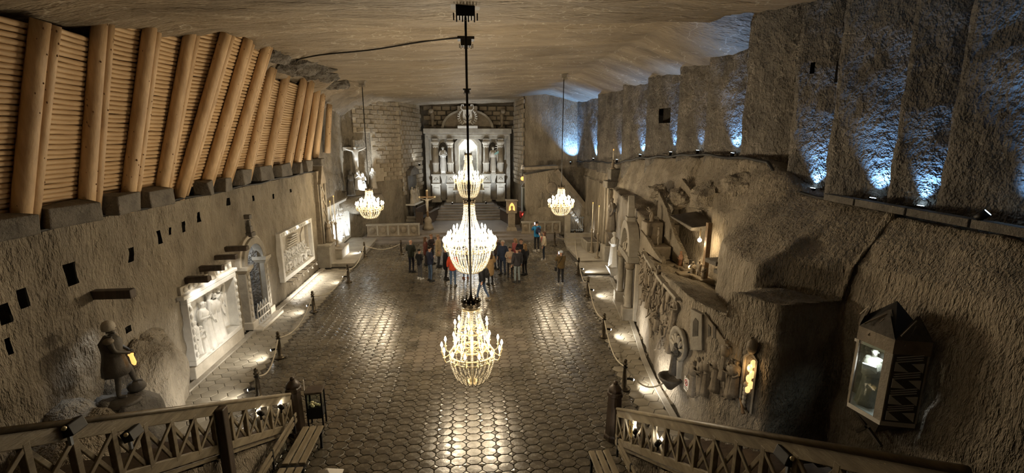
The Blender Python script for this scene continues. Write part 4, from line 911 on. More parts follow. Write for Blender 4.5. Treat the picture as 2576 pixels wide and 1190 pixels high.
# --- standing statue with a sword-like orange lamp on a rock pedestal
rk = MB().ball((0, 0, 0), (1.0, .95, .95), 34, 22)
rk.v = [(x * (1 - .12 * z), y * (1 - .1 * z), min(z, .78) * (1 if z > 0 else .9)) for x, y, z in rk.v]
rk.v = [tuple(Vector(p) * (1 + .22 * nz(*p, 1.3) + .1 * nz(p[0] + 4, p[1], p[2], 3.4))) for p in rk.v]
o = rk.build('rock_mound', M['rock_d'], None, True); o.location = (-7.62, 9.85, .72); o.scale = (.72, .78, 1.0); tag(o, 'dark rough rock pedestal under the standing statue by the left wall', 'rock')
rk = MB().ball((0, 0, 0), (1.0, 1.0, 1.0), 34, 22); rk.v = [tuple(Vector(p) * (1 + .2 * nz(p[0] + 3, p[1], p[2], 1.1) + .08 * nz(p[0] + 4, p[1], p[2], 3.4))) for p in rk.v]
o = rk.build('rock_outcrop', M['rock'], None, True); o.location = (-8.35, 11.5, .6); o.scale = (.8, 1.35, 1.55); tag(o, 'rough rock outcrop bulging from the left wall behind the statue pedestal', 'rock')
rk = MB().ball((0, 0, 0), (1.0, 1.0, 1.0), 30, 20); rk.v = [tuple(Vector(p) * (1 + .2 * nz(p[0] + 13, p[1], p[2], 1.1) + .08 * nz(p[0] + 4, p[1], p[2], 3.4))) for p in rk.v]
o = rk.build('rock_outcrop', M['rock'], None, True); o.location = (-8.0, 8.9, .2); o.scale = (1.3, 1.5, 1.5); tag(o, 'low rock shoulder at the foot of the left wall nearest the stairs', 'rock')
stp = Vector((-7.62, 9.85, 1.48))
t = thing('stone_statue', 'dark life size statue of a man stepping forward on a rock pedestal', 'statue', stp, R(-65))
place('body', statue_mesh('stepup', M['dstone'], None, 2), t, scale=.98)
cl = MB().lathe([(.24, .56), (.23, .75), (.19, .95), (.175, 1.1), (.20, 1.3), (.10, 1.45)], 20, (0, -.01, 0), rip=.06, nr=8); cl.build('tunic', M['dstone'], t, True)
hm = MB().lathe([(.118, -.06), (.125, .0), (.12, .06), (.09, .12), (.03, .15)], 16, Vector((0, .0, 1.63))); hm.build('head_scarf', M['salt'], t, True)
for s_ in (-1, 1): MB().ball((s_ * .19, 0, 1.38), (.085, .1, .07), 10, 8).build('shoulder_plate', M['bstone'], t, True)
MB().ball((0, 0, -.05), (.45, .42, .1), 14, 6).build('base_rock', M['dstone'], t, True)
MB().ball((-.12, .26, .14), (.14, .18, .14), 12, 8).build('boulder_underfoot', M['dstone'], t, True)
ot = tag(MB().lathe([(.02, 0), (.045, .05), (.04, .22), (.055, .27), (.02, .29)], 10).build('hand_lamp', M['amber'], None, True), 'small amber glowing lamp held in the hand of the dark statue', 'lamp')
ot.matrix_basis = t.matrix_basis @ Matrix.Translation((.03, .33, .70)) @ Matrix.Rotation(.15, 4, 'X')
lamp('spot', 'SPOT', (-7.95, 10.55, 3.35), 45, COOL, aim=(-7.9, 9.8, 1.8), size=.04, angle=75, blend=.9)
o = MB().box((-7.95, 10.55, 3.62), (.9, .2, .2)).build('timber_bracket', M['dwood'], bevel=.02); tag(o, 'single long dark beam jutting from the left wall above the dark statue', 'beam')
# --- carved canopy pilaster, candle lamps and bright relief beyond
t = thing('canopied_shrine', 'tall carved gothic canopy shrine at the end of the left wall', 'shrine', (-8.2, 26.3, 0))
MB().box((-8.1, 25.9, .6), (.9, 1.1, 1.2)).box((-8.1, 25.9, 1.25), (1.0, 1.2, .12)).build('pedestal', M['grey'], t, world=True, bevel=.03)
MB().box((-8.3, 26.1, 3.3), (.5, 1.0, 4.0)).build('shaft', M['bstone'], t, world=True, bevel=.03)
for s_ in (-.42, .42): MB().tube([(-7.98, 26.1 + s_, 1.3), (-7.98, 26.1 + s_, 4.6)], .05, 8).build('colonnette', M['grey'], t, True, True)
MB().prism([(25.6, 4.6), (26.6, 4.6), (26.1, 5.6)], .5, fx(-8.4)).build('gable', M['bstone'], t, world=True, fixn=True)
for k_ in range(5): MB().prism([(25.72 + .0 * k_, 1.7 + k_ * .58), (26.1, 2.1 + k_ * .58), (26.48, 1.7 + k_ * .58), (26.44, 1.6 + k_ * .58), (26.1, 1.98 + k_ * .58), (25.76, 1.6 + k_ * .58)], .06, fx(-8.05)).build('tracery', M['grey'], t, world=True, fixn=True)
MB().box((-8.15, 26.1, 5.75), (.7, .6, .4)).build('canopy_block', M['rock_d'], t, world=True, bevel=.05)
place('carved_figure', statue_mesh('fold', M['bstone'], 1.1, 1), t, (.35, -.25, 1.31), (0, 0, R(-80)), .75)
def candlestick(label, x, y, z0, h, m='bstone'):
    t = thing('candlestick', label, 'candlestick', (x, y, z0))
    MB().lathe([(.16, 0), (.16, .05), (.06, .12), (.09, .3), (.04, .4), (.05, h * .45), (.09, h * .47), (.03, h * .5)], 12).build('stand', M[m], t, True)
    MB().tube([(0, 0, h * .5), (0, 0, h)], .02, 8).build('candle', M['candle'], t, True)
    MB().lathe([(.008, h), (.03, h + .04), (.004, h + .1)], 8).build('flame_bulb', M['amber'], t, True)
candlestick('tall candlestick against the gothic canopy shrine on the left', -7.75, 26.45, 1.31, 2.2)
candlestick('candlestick with a glowing tip in front of the bright far left relief', -7.75, 27.2, 1.31 - .5, 2.9)
t = thing('wall_relief', 'overexposed white relief of crowded figures at the far end of the left wall', 'relief', (-8.5, 30.1, .3))
MB().box((-8.75, 30.1, 1.65), (.1, 4.9, 2.8)).build('back_panel', M['white'], t, world=True)
relief_frame(t, 27.6, 32.6, .25, 3.05, .16, .4, -8.7, M['white'])
for k_ in range(17):
    y = 28.0 + (k_ % 9) * .5 + random.uniform(-.1, .1); z = .35 + (k_ // 9) * .75 + random.uniform(0, .15)
    place('carved_figure', statue_mesh(random.choice(['stand', 'fold', 'kneel', 'raise', 'sit']), M['white'], 1.1, 1), t, Vector((-8.5, y, z)) - t.location, (0, 0, R(-90 + random.uniform(-60, 60))), .75)
for k_ in range(3): lamp('relief_light', 'SPOT', (-7.4, 28.3 + 1.7 * k_, .4), 260, COOL, aim=(-8.6, 28.4 + 1.7 * k_, 1.9), size=.05, angle=100, blend=.8)
# raised platforms beside it
struct(MB().box((-7.35, 29.0, .11), (1.9, 7.0, .22)).build('floor_step_left', M['grey'], bevel=.02), 'raised stone walkway step on the far left')
pl_ = thing('stone_bench_block', 'flat dark topped stone block in front of the bright far left relief', 'stone block', (-7.75, 27.2, .22)); MB().box((0, 0, .28), (.9, 1.6, .56)).build('block', M['grey'], pl_, bevel=.03); MB().box((0, 0, .58), (.95, 1.65, .06)).build('top_slab', M['bstone'], pl_, bevel=.015)
# ================================================================ far end: chancel, altar, side groups, pulpit
def sgrid(m, f, a0, a1, b0, b1, na, nb):   # helper grid patch
    vs = [f(lerp(a0, a1, i / na), lerp(b0, b1, j / nb)) for i in range(na + 1) for j in range(nb + 1)]
    m.add(vs, [(i * (nb + 1) + j, (i + 1) * (nb + 1) + j, (i + 1) * (nb + 1) + j + 1, i * (nb + 1) + j + 1) for i in range(na) for j in range(nb)])
M['chancel'] = tex_mat('chancel_floor_stone', (.16, .142, .128), (.26, .232, .208), 1.2, .45, .4, (1, 1, 1), 10, .02)
for i, (y0, z, x0, x1) in enumerate(((31.15, .14, -7.6, 6.6), (31.9, .28, -7.4, 6.4), (32.6, .42, -7.2, 6.2))):
    struct(MB().box(((x0 + x1) / 2, (y0 + 44) / 2, z - .10), (x1 - x0, 44 - y0, .20)).build('floor_chancel_step', M['chancel'], bevel=.02), 'wide stone step up to the chancel')
for i, (y0, w) in enumerate(((37.6, 5.2), (38.0, 4.7), (38.4, 4.2), (38.8, 3.7), (39.2, 3.3), (39.6, 2.9))):
    struct(MB().box((0, (y0 + 43) / 2, .42 + .17 * i + .085), (w * 1.5, 43 - y0, .17)).build('floor_altar_step', M['chancel'], bevel=.015), 'altar step')
AZ = 1.44
def A(px, py): p = atY(px, py, 41.7); return p.x, p.z
alt = thing('high_altar', 'carved grey salt high altar with columns, central lit niche and round pediment', 'altar', (0, 41.8, AZ))
def ap(name, m, mt='grey', smooth=False, bevel=.0): return m.build(name, M[mt], alt, smooth, True, bevel, True)
zc0, zc1 = A(1178, 336)[1], A(1178, 323)[1]; zarch = A(1178, 350)[1]; zped = A(1178, 439)[1]; zmid = A(1178, 462)[1]
fA = lambda a, b, t: (a, 42.4 - t, b)
# back screen with a hole for the niche: left and right wings, lintel, sill
ap('screen_wing', MB().box((-2.45, 42.5, (AZ + zarch) / 2), (2.75, .3, zarch - AZ)))
ap('screen_wing', MB().box((2.45, 42.5, (AZ + zarch) / 2), (2.75, .3, zarch - AZ)))
ap('screen_sill', MB().box((0, 42.5, (AZ + 3.3) / 2), (2.2, .3, 3.3 - AZ)))
ap('architrave', MB().box((0, 42.3, (zarch + zc0) / 2 + .0), (7.0, .8, zc0 - zarch)), bevel=.03)
ap('cornice', MB().box((0, 42.1, (zc0 + zc1) / 2), (7.7, 1.3, zc1 - zc0)).box((0, 42.15, zc0 - .1), (7.3, 1.1, .2)), bevel=.04)
for x in (-2.87, -1.58, 1.58, 2.87):
    ap('pedestal', MB().box((x, 41.7, (AZ + zmid) / 2), (.72, .72, zmid - AZ)).box((x, 41.7, AZ + .12), (.9, .9, .24)).box((x, 41.7, zmid), (.86, .86, .14)), bevel=.02)
    ap('pedestal_panel', MB().box((x, 41.32, (AZ + zmid) / 2 + .05), (.45, .06, (zmid - AZ) * .55)), bevel=.02)
    ap('upper_pedestal', MB().box((x, 41.7, (zmid + zped) / 2), (.66, .66, zped - zmid)).box((x, 41.7, zped), (.84, .84, .16)), bevel=.02)
    ap('trefoil', MB().ball((x - .1, 41.36, (zmid + zped) / 2 - .03), (.1, .04, .1), 8, 6).ball((x + .1, 41.36, (zmid + zped) / 2 - .03), (.1, .04, .1), 8, 6).ball((x, 41.36, (zmid + zped) / 2 + .1), (.1, .04, .1), 8, 6), 'grey', True)
    h = zarch - zped; ap('column', MB().lathe([(.30, zped + .08), (.30, zped + .2), (.25, zped + .28), (.26, zped + h * .3), (.30, zped + h * .31), (.30, zped + h * .35), (.25, zped + h * .37), (.22, zped + h * .84)], 16, (x, 41.7, 0)), 'salt', True)
    ap('capital', MB().lathe([(.22, zarch - .75), (.26, zarch - .6), (.24, zarch - .5), (.33, zarch - .34), (.2, zarch - .33)], 14, (x, 41.7, 0), rip=.07, nr=8).box((x, 41.7, zarch - .28), (.64, .64, .12)), 'salt')
    ap('impost_block', MB().box((x, 41.75, zarch - .1), (.5, .6, .3)))
    for k_ in range(5): ap('flute', MB().box((x - .16 + k_ * .08, 41.46, zped + h * .19), (.03, .06, h * .2)), 'grey')
for s_ in (-1, 1):
    ap('statue_niche', MB().lathe([(.42, 0), (.42, 1.9), (.36, 2.25), (.2, 2.5), (.02, 2.6)], 12, (s_ * 2.22, 42.42, zped + .25), math.pi, 2 * math.pi), 'dstone', True)
    ap('console', MB().frust((s_ * 2.22, 41.85, zped - .75), (.2, .2), (.6, .6), .75).box((s_ * 2.22, 41.85, zped + .08), (.75, .7, .16)), 'grey')
    ap('side_pilaster', MB().box((s_ * 3.6, 42.3, (AZ + zc0) / 2), (.34, .5, zc0 - AZ)))
    ap('blind_arch', MB().lathe([(.3, 0), (.3, .35), (.2, .55), (.02, .66)], 10, (s_ * 1.18, 42.36, zarch - .75), math.pi, 2 * math.pi), 'dstone', True)
    arcp = lambda r: [(s_ * r * math.cos(math.pi * .5 * k_ / 12) * 1.0, zc1 + r * .72 * math.sin(math.pi * .5 * k_ / 12)) for k_ in range(11)]
    ap('pediment_moulding', MB().strip(arcp(2.3), arcp(2.08), .5, fA), 'grey')
    ap('pediment_field', MB().prism([(s_ * .6, zc1)] + arcp(2.1)[:-1] + [(s_ * .6, zc1 + 1.42)], .2, fA), 'bstone')
    u = MB().lathe([(.3, 0), (.3, .12), (.1, .2), (.22, .5), (.12, .75), (.2, 1.0), (.16, 1.25), (.05, 1.5)], 12, (s_ * 3.05, 42.2, zc1)); u.ball((s_ * 2.86, 42.1, zc1 + .45), .16, 8, 6); u.ball((s_ * 3.15, 42.1, zc1 + 1.45), (.25, .15, .25), 8, 6); ap('finial_cherub', u, 'bstone', True)
# octagonal-headed central niche
nx0, nx1, nz0, nz1 = -.80, .80, A(1178, 455)[1], A(1178, 352)[1]
def octa(w, zt, zb): return [(-w, zb), (-w, zt - .55), (-w + .5, zt), (w - .5, zt), (w, zt - .55), (w, zb)]
ap('niche_frame', MB().strip(octa(1.18, nz1 + .3, nz0), octa(.98, nz1 + .14, nz0), .45, fA), 'grey')
ap('niche_inner_frame', MB().strip(octa(.98, nz1 + .14, nz0), octa(.8, nz1, nz0), .25, fA), 'salt')
vs = octa(.8, nz1, nz0); k = MB(); n = len(vs)
k.add([(a, 42.4, b_) for a, b_ in vs] + [(a * .92, 43.6, b_) for a, b_ in vs], [(i, i + 1, n + i + 1, n + i) for i in range(n - 1)] + [tuple(range(n, 2 * n))] + [(0, n, 2 * n - 1, n - 1)])
M['mosaic'] = tex_mat('crystal_grotto', (.3, .28, .16), (.75, .73, .6), 7, .5, 1.0, (1, 1, 1), 16, .08)
ap('niche_grotto', k, 'mosaic')
ap('altar_table', MB().box((0, 41.3, AZ + .5), (2.4, .9, 1.0)).box((0, 41.3, AZ + 1.04), (2.8, 1.05, .1)), 'grey', bevel=.02)
ap('reredos_step', MB().box((0, 41.9, AZ + 1.3), (3.0, .5, .5)), 'grey', bevel=.02)
# coat of arms on the pediment
ap('arms_backing', MB().box((0, 42.05, zc1 + .95), (1.7, .5, 1.9)), 'bstone'); ap('arms_plinth', MB().box((0, 41.8, zc1 + .12), (1.75, .7, .24)), 'white', bevel=.03)
arms = MB(); arms.prism([(-.28, .45), (.28, .45), (.42, 1.0), (.36, 1.42), (.5, 1.6), (-.5, 1.6), (-.36, 1.42), (-.42, 1.0)], .14, lambda a, b_, t: (a, 41.78 - t, zc1 + b_)); arms.build('shield', M['white'], alt, False, True, .03, True)
for s_ in (-1, 1):
    ap('shield_scroll', MB().tube([(s_ * .3, 41.72, zc1 + 1.5), (s_ * .55, 41.72, zc1 + 1.7), (s_ * .5, 41.72, zc1 + 2.0), (s_ * .32, 41.72, zc1 + 2.02), (s_ * .34, 41.72, zc1 + 1.88)], .05, 8), 'white', True)
    for k_ in range(7):
        a = -1.2 + k_ * .33; cx_, cz_ = s_ * (.2 + .52 * math.cos(a)), zc1 + .95 + .62 * math.sin(a)
        ap('laurel_leaf', MB().ball((cx_ + s_ * .07, 41.72, cz_), (.1, .04, .05), 8, 6), 'white', True); ap('laurel_leaf', MB().ball((cx_ - s_ * .04, 41.72, cz_ + .08), (.045, .04, .1), 8, 6), 'white', True)
    ap('arms_chevron', MB().bar((s_ * .02, 41.6, zc1 + .62), (s_ * .36, 41.6, zc1 + .8), .05, .06), 'dstone'); ap('arms_chevron', MB().bar((s_ * .06, 41.6, zc1 + .86), (s_ * .2, 41.6, zc1 + 1.2), .05, .06), 'dstone')
def carving(label, pose, mt, loc, rz, s_, robe=1.0, cat='statue', name='stone_statue', hood=False, staff=False, sub=2):
    t = thing(name, label, cat, loc, R(rz)); place('body', statue_mesh(pose, M[mt], robe, sub, staff, hood), t, scale=s_); return t
t = carving('white statue of a robed saint holding a child, left of the altar niche', 'fold', 'white', (-2.22, 41.85, zped + .16), 180, 1.33, 1.0)
place('child', statue_mesh('sit', M['white'], None, 1), t, (-.16, .28, 1.45), scale=.45)
t = carving('statue of a bearded saint with a triple cross staff, right of the altar niche', 'stand', 'salt', (2.22, 41.85, zped + .16), 180, 1.33, .95)
MB().tube([(-.38, .16, .0), (-.38, .16, 2.55)], .025, 6).bar((-.54, .16, 2.4), (-.22, .16, 2.4), .04, .05).bar((-.6, .16, 2.2), (-.16, .16, 2.2), .04, .05).bar((-.54, .16, 2.0), (-.22, .16, 2.0), .04, .05).build('triple_cross_staff', M['white'], t)
MB().prism([(-.1, 1.55), (-.55, 1.75), (-.5, 1.95), (-.12, 1.7)], .04, lambda a, b_, t_: (a, .26 + t_, b_)).build('green_scarf', mat('verdigris', (.25, .45, .4), .6), t, fixn=True)
carving('glowing white veiled statue in the central altar niche', 'fold', 'white', (0, 43.0, nz0), 180, 1.55, 1.0, hood=True)
for x, z in ((-.5, nz1 - .3), (.5, nz1 - .3)): lamp('niche_light', 'POINT', (x, 42.55, z), 160, COOL, size=.08)
lamp('niche_light', 'POINT', (0, 42.5, nz0 + .2), 120, COOL, size=.08)
for i, (x, dx) in enumerate(((-3.2, .6), (3.2, -.6))):
    spot_fixture(f'small floor spotlight on the {["left", "right"][i]} of the altar steps', (x * .8, 38.9, 1.27), (x * .6, 42, 6.0), 750, COOL, 85, .06)
    spot_fixture(f'floor spotlight aimed at the pediment from the {["left", "right"][i]} altar step', (x * .45, 39.9, 1.6), (0, 42, 8.6), 420, COOL, 60, .06)
# candles on the altar
for i, x in enumerate((-1.25, -1.0, -.75, .75, 1.0, 1.25)):
    t = thing('altar_candle', f'tall pale candle on the altar table, {ORD[i]} from the left', 'candle', (x, 41.25, AZ + 1.09), group='altar candles')
    MB().lathe([(.1, 0), (.1, .03), (.03, .08), (.04, .4), (.06, .42)], 10).build('holder', M['gold'], t, True); MB().tube([(0, 0, .42), (0, 0, 1.25 - .1 * abs(i - 2.5) * .5)], .03, 8).build('candle', M['candle'], t, True)
# chancel furniture
def stall(label, x, y, w, rz, z=.42):
    t = thing('choir_stall', label, 'bench', (x, y, z), R(rz))
    MB().box((0, 0, .45), (w, .5, .08)).build('seat', M['dwood'], t); MB().box((0, .25, .85), (w, .08, .9)).build('backrest', M['dwood'], t, bevel=.02)
    for s_ in (-1, 1): MB().box((s_ * w / 2, .0, .5), (.08, .6, 1.0)).build('end_panel', M['dwood'], t, bevel=.02)
    MB().box((0, -.75, .45), (w, .06, .9)).build('kneeler_front', M['dwood'], t, bevel=.02); MB().box((0, -.75, .92), (w * 1.02, .3, .05)).build('book_ledge', M['dwood'], t)
stall('dark wooden choir stall on the left of the chancel', -3.6, 37.2, 2.6, 78); stall('dark wooden choir stall on the right of the chancel', 3.55, 36.6, 2.6, -78)
t = thing('standing_crucifix', 'tall wooden standing crucifix on the left of the chancel', 'crucifix', (-3.05, 33.9, .42))
hz = atY(1080, 480, 33.9).z - .42; za = atY(1080, 496, 33.9).z - .42
MB().lathe([(.42, 0), (.38, .2), (.25, .5), (.3, .7), (.14, .95)], 12, rip=.08, nr=5).build('carved_base', M['bstone'], t, True)
MB().tube([(0, 0, .9), (0, 0, hz)], .085, 8).build('pole', M['bwood'], t, True); MB().bar((-.52, 0, za), (.52, 0, za), .12, .12).build('crossbar', M['bwood'], t, bevel=.02)
for p in ((-.55, za), (.55, za), (0, hz)): MB().ball((p[0], 0, p[1]), .09, 8, 6).build('trefoil_end', M['gold'], t, True)
place('crucified_figure', statue_mesh('cross', M['salt'], None, 1), t, (0, -.12, za - 1.05), (0, 0, math.pi), .62)
# parapets with carved ovals
for i, (x0, x1, lb) in enumerate(((-7.1, -3.55, 'carved stone parapet on the left of the chancel step'), (3.75, 6.5, 'carved stone parapet on the right of the chancel step'))):
    t = thing('parapet', lb, 'parapet', ((x0 + x1) / 2, 32.4, .28)); w = x1 - x0
    MB().box((0, 0, .42), (w, .22, .72)).build('panel', M['bstone'], t); MB().box((0, 0, .83), (w + .1, .34, .12)).build('top_rail', M['grey'], t, bevel=.02); MB().box((0, 0, .07), (w + .1, .32, .14)).build('plinth', M['bstone'], t, bevel=.02)
    for k_ in range(5):
        x = -w / 2 + (k_ + .5) * w / 5
        MB().ball((x, -.11, .45), (.2, .05, .24), 12, 8).build('carved_oval', M['bstone'], t, True); MB().box((x + w / 10, -.12, .45), (.12, .1, .72)).build('pilaster', M['grey'], t, bevel=.015)
t = thing('lectern', 'stone lectern with a glowing golden emblem on its front', 'lectern', (3.05, 32.9, .42))
MB().frust((0, 0, 0), (.8, .6), (.6, .45), .3).box((0, 0, .8), (.5, .4, 1.0)).build('pillar', M['bstone'], t, bevel=.02); MB().box((0, 0, 1.75), (.75, .5, .9)).build('head_block', M['bstone'], t, bevel=.02); MB().box((0, -.02, 2.23), (.85, .6, .08)).build('book_top', M['bstone'], t, bevel=.02)
em = MB(); em.strip([(-.22, -.28), (-.2, .0), (-.1, .22), (0, .3), (.1, .22), (.2, 0), (.22, -.28)], [(-.06, -.2), (-.1, 0), (-.05, .08), (0, .1), (.05, .08), (.1, 0), (.06, -.2)], .04, lambda a, b_, t_: (a, -.26 - t_, 1.78 + b_)); em.build('emblem', M['amber'], t, fixn=True)
t = thing('reliquary_stand', 'red draped reliquary with a glass case on a stone pedestal beside the pulpit', 'reliquary', (4.25, 34.0, .42))
MB().frust((0, 0, 0), (.75, .7), (.6, .55), .8).build('pedestal', M['bstone'], t, bevel=.02); MB().box((0, 0, 1.0), (.95, .7, .45)).build('red_cloth', M['red'], t, bevel=.04)
for k_ in range(3): MB().ball((-.28 + .28 * k_, -.37, 1.05), (.09, .03, .09), 8, 6).build('votive_light', M['redglow'], t, True)
for a, c in ((-.33, -.25), (.33, -.25), (-.33, .25), (.33, .25)): MB().bar((a, c, 1.2), (a, c, 3.1), .05, .05).build('case_post', M['steel'], t)
MB().box((0, 0, 2.15), (.62, .46, 1.85)).build('case_glass', M['glass'], t); MB().box((0, .1, 2.1), (.4, .1, 1.7)).build('dark_relic_board', M['black'], t); MB().frust((0, 0, 3.1), (.8, .6), (.3, .2), .3).build('case_roof', M['dstone'], t)
t = thing('wall_lantern', 'orange globe lamp with a pale shade above the red reliquary', 'lamp', (4.05, 34.6, 3.9)); MB().ball((0, 0, .15), .16, 10, 8).build('globe', M['amber'], t, True); MB().tube([(0, 0, .3), (0, 0, .85), (0, .9, .95)], .02, 6).build('arm', M['iron'], t, True); MB().lathe([(.17, .85), (.1, 1.15), (.02, 1.17)], 10).build('shade', M['paper'], t, True)
for i, (px, py) in enumerate(((1263, 521), (1271, 521), (1312, 531), (1323, 565))):
    p = fl(px, py, .6); t = thing('floor_lamp', ['left one of two white floor lamps side by side on the chancel', 'right one of two white floor lamps side by side on the chancel', 'single white floor lamp in front of the red reliquary', 'white floor lamp on the right chancel parapet'][i], 'lamp', (p.x, p.y, .42)); MB().lathe([(.1, 0), (.1, .08), (.04, .12)], 10).build('foot', M['iron'], t, True); MB().ball((0, 0, .18), .085, 8, 6).build('globe', M['bulbw'], t, True)
# --- crucifixion group on the far left wall
gn = Vector((.746, -.666, 0)); gd = Vector((.666, .746, 0))
def G(px, py, off=.5):
    a = Vector((*EA, 0)) + gn * off; c = Vector((*EB, 0)) + gn * off; return atL(px, py, a, c)
gz = G(895, 492).z
rk = MB().ball((0, 0, 0), 1.0, 30, 18); rk.v = [tuple(Vector(p) * (1 + .2 * nz(p[0] + 3, p[1], p[2], 1.4) + .08 * nz(p[0] + 4, p[1], p[2], 4))) for p in rk.v]
rk.v = [(x, y, min(z, .55)) for x, y, z in rk.v]
o = rk.build('rock_ledge', M['rock'], None, True); p = G(902, 495, .25); o.location = (p.x, p.y, gz - .5); o.scale = (2.0, .95, .8); o.rotation_euler = (0, 0, math.atan2(gd.y, gd.x)); tag(o, 'rough rock shelf carrying the crucifixion group on the far left wall', 'rock')
t = thing('crucifixion', 'white crucified figure on a tall cross, lit on the far left wall', 'crucifix', G(895, 470, .35), math.atan2(gd.y, gd.x))
top = G(895, 352, .35).z - t.location.z; arm = G(895, 374, .35).z - t.location.z
MB().bar((0, 0, -.3), (0, 0, top), .26, .14).build('upright', M['grey'], t); MB().bar((-.85, 0, arm), (.85, 0, arm), .14, .24).build('crossbar', M['grey'], t)
place('crucified_figure', statue_mesh('cross', M['white'], None, 2), t, (0, -.2, arm - 1.72), (0, 0, math.pi), 1.12)
ga = math.degrees(math.atan2(gd.y, gd.x))
def GS(lb, px, py, pose, mt, s_, rz, off=.75, robe=1.0, hood=False): p = G(px, py, off); return carving(lb, pose, mt, p, ga + rz, s_, robe, hood=hood)
GS('dark robed figure standing in front of the lit crucifixion', 884, 492, 'fold', 'dstone', .98, 20, 1.05, 1.1, True)
GS('white kneeling figure at the foot of the crucifixion', 902, 476, 'kneel', 'white', 1.0, 160, .75, 1.2, True)
GS('white bowed figure crouching right of the cross foot', 914, 478, 'sit', 'white', .95, 130, .7, 1.2, True)
GS('pale veiled figure standing right of the crucifixion', 940, 474, 'fold', 'salt', .85, 150, .45, 1.1, True)
spot_fixture('spotlight on the rock shelf lighting the crucifixion', G(922, 489, 1.5), G(900, 415, .3), 650, COOL, 80)
spot_fixture('spotlight on the far left wall lighting the brickwork patch', G(920, 455, 1.0), G(944, 375, .1), 260, COOL, 60)
# --- side altar on the brick return wall
sd = (Vector((*EC, 0)) - Vector((*EB, 0))).normalized(); sn = Vector((sd.y, -sd.x, 0)); sp = Vector((*EB, 0)) + sd * 1.8; rzs = math.atan2(sd.y, sd.x)
t = thing('side_altar', 'small side altar with pale table slab and carved figures left of the chancel', 'altar', (sp.x, sp.y, .42), rzs)
MB().box((0, -.3, .12), (2.6, 1.2, .24)).build('step', M['grey'], t, bevel=.02); MB().box((0, -.3, .34), (2.2, .95, .2)).build('step', M['grey'], t, bevel=.02)
for s_ in (-1, 1): MB().lathe([(.2, .44), (.14, .8), (.2, 1.3)], 10, (s_ * .8, -.35, 0)).build('table_support', M['dstone'], t, True)
MB().box((0, -.35, 1.36), (2.2, .8, .12)).build('table_slab', M['white'], t, bevel=.02); MB().box((0, -.12, 2.6), (2.1, .25, 2.3)).build('reredos', M['dstone'], t, bevel=.02)
for k_ in range(4): place('carved_figure', statue_mesh(['stand', 'fold', 'raise', 'stand'][k_], M['salt'], 1.0, 1), t, (-.75 + .5 * k_, -.42, 1.42), (0, 0, R(180 + 10 * k_)), .8 - .1 * (k_ % 2))
MB().prism([(-1.2, 3.7), (1.2, 3.7), (.9, 4.1), (0, 4.4), (-.9, 4.1)], .5, lambda a, b_, t_: (a, -.0 - t_, b_)).build('canopy', M['rock_d'], t, fixn=True)
lp = sp + sn * .6 + sd * .9; spot_fixture('white lamp on top of the left side altar canopy', (lp.x, lp.y, 4.95), (lp.x - .2, lp.y + .5, 7), 60, COOL, 120, .09)
# --- pulpit with sloping stair parapet
PY_ = 33.2
pts = [(atY(a, b_, PY_).x, max(.2, atY(a, b_, PY_).z)) for a, b_ in ((1322, 440), (1398, 426), (1412, 440), (1486, 536), (1486, 585), (1470, 600), (1345, 600), (1330, 560), (1322, 520))]
t = thing('stone_pulpit', 'rough carved stone pulpit mass with sloping stair parapet on the right', 'pulpit', (atY(1400, 600, PY_).x, PY_, .2))
body = MB(); body.prism(pts, 1.5, lambda a, b_, t_: (a, PY_ + t_, b_)); ob = body.build('pulpit_body', M['rock_r'], t, world=True, fixn=True)
a, c = atY(1398, 428, PY_), atY(1487, 538, PY_); MB().bar((a.x, PY_, a.z), (c.x, PY_, c.z), .5, .34).build('stair_parapet', M['bstone'], t, world=True, bevel=.03)
a, c = atY(1318, 424, PY_), atY(1404, 420, PY_); MB().bar((a.x, PY_ + .4, a.z), (c.x, PY_ + .4, c.z), 1.2, .22).build('pulpit_rim', M['bstone'], t, world=True, bevel=.03)
p = atY(1388, 472, PY_); MB().ball((p.x, PY_, p.z), (.42, .16, .42), 8, 6).build('octagonal_boss', M['bstone'], t, world=True)
for k_ in range(9):
    a = random.uniform(1335, 1390); b_ = random.uniform(440, 545); p = atY(a, b_, PY_); MB().ball((p.x, PY_, p.z), (random.uniform(.12, .3), .05, random.uniform(.2, .45)), 9, 6).build('carved_swell', M['rock_r'], t, True, True)
for k_ in range(9):
    u = k_ / 8; p = atY(lerp(1428, 1462, u), lerp(520, 570, u), PY_); MB().ball((p.x, PY_ - .05, p.z), (.16, .14, .16), 8, 6).build('carved_scroll', M['white'], t, True, True)
spot_fixture('white spotlight under the sloping pulpit stair', atY(1464, 575, 32.6), atY(1425, 505, 33.2), 60, COOL, 70)
rk = MB().ball((0, 0, 0), 1.0, 26, 16); rk.v = [tuple(Vector(p) * (1 + .25 * nz(p[0] + 8, p[1], p[2], 1.4) + .1 * nz(p[0] + 4, p[1], p[2], 4))) for p in rk.v]
o = rk.build('rock_mound', M['rock_r'], None, True); o.location = (5.6, 33.6, .7); o.scale = (1.7, .9, 1.7); tag(o, 'rough rock mound at the foot of the pulpit', 'rock')
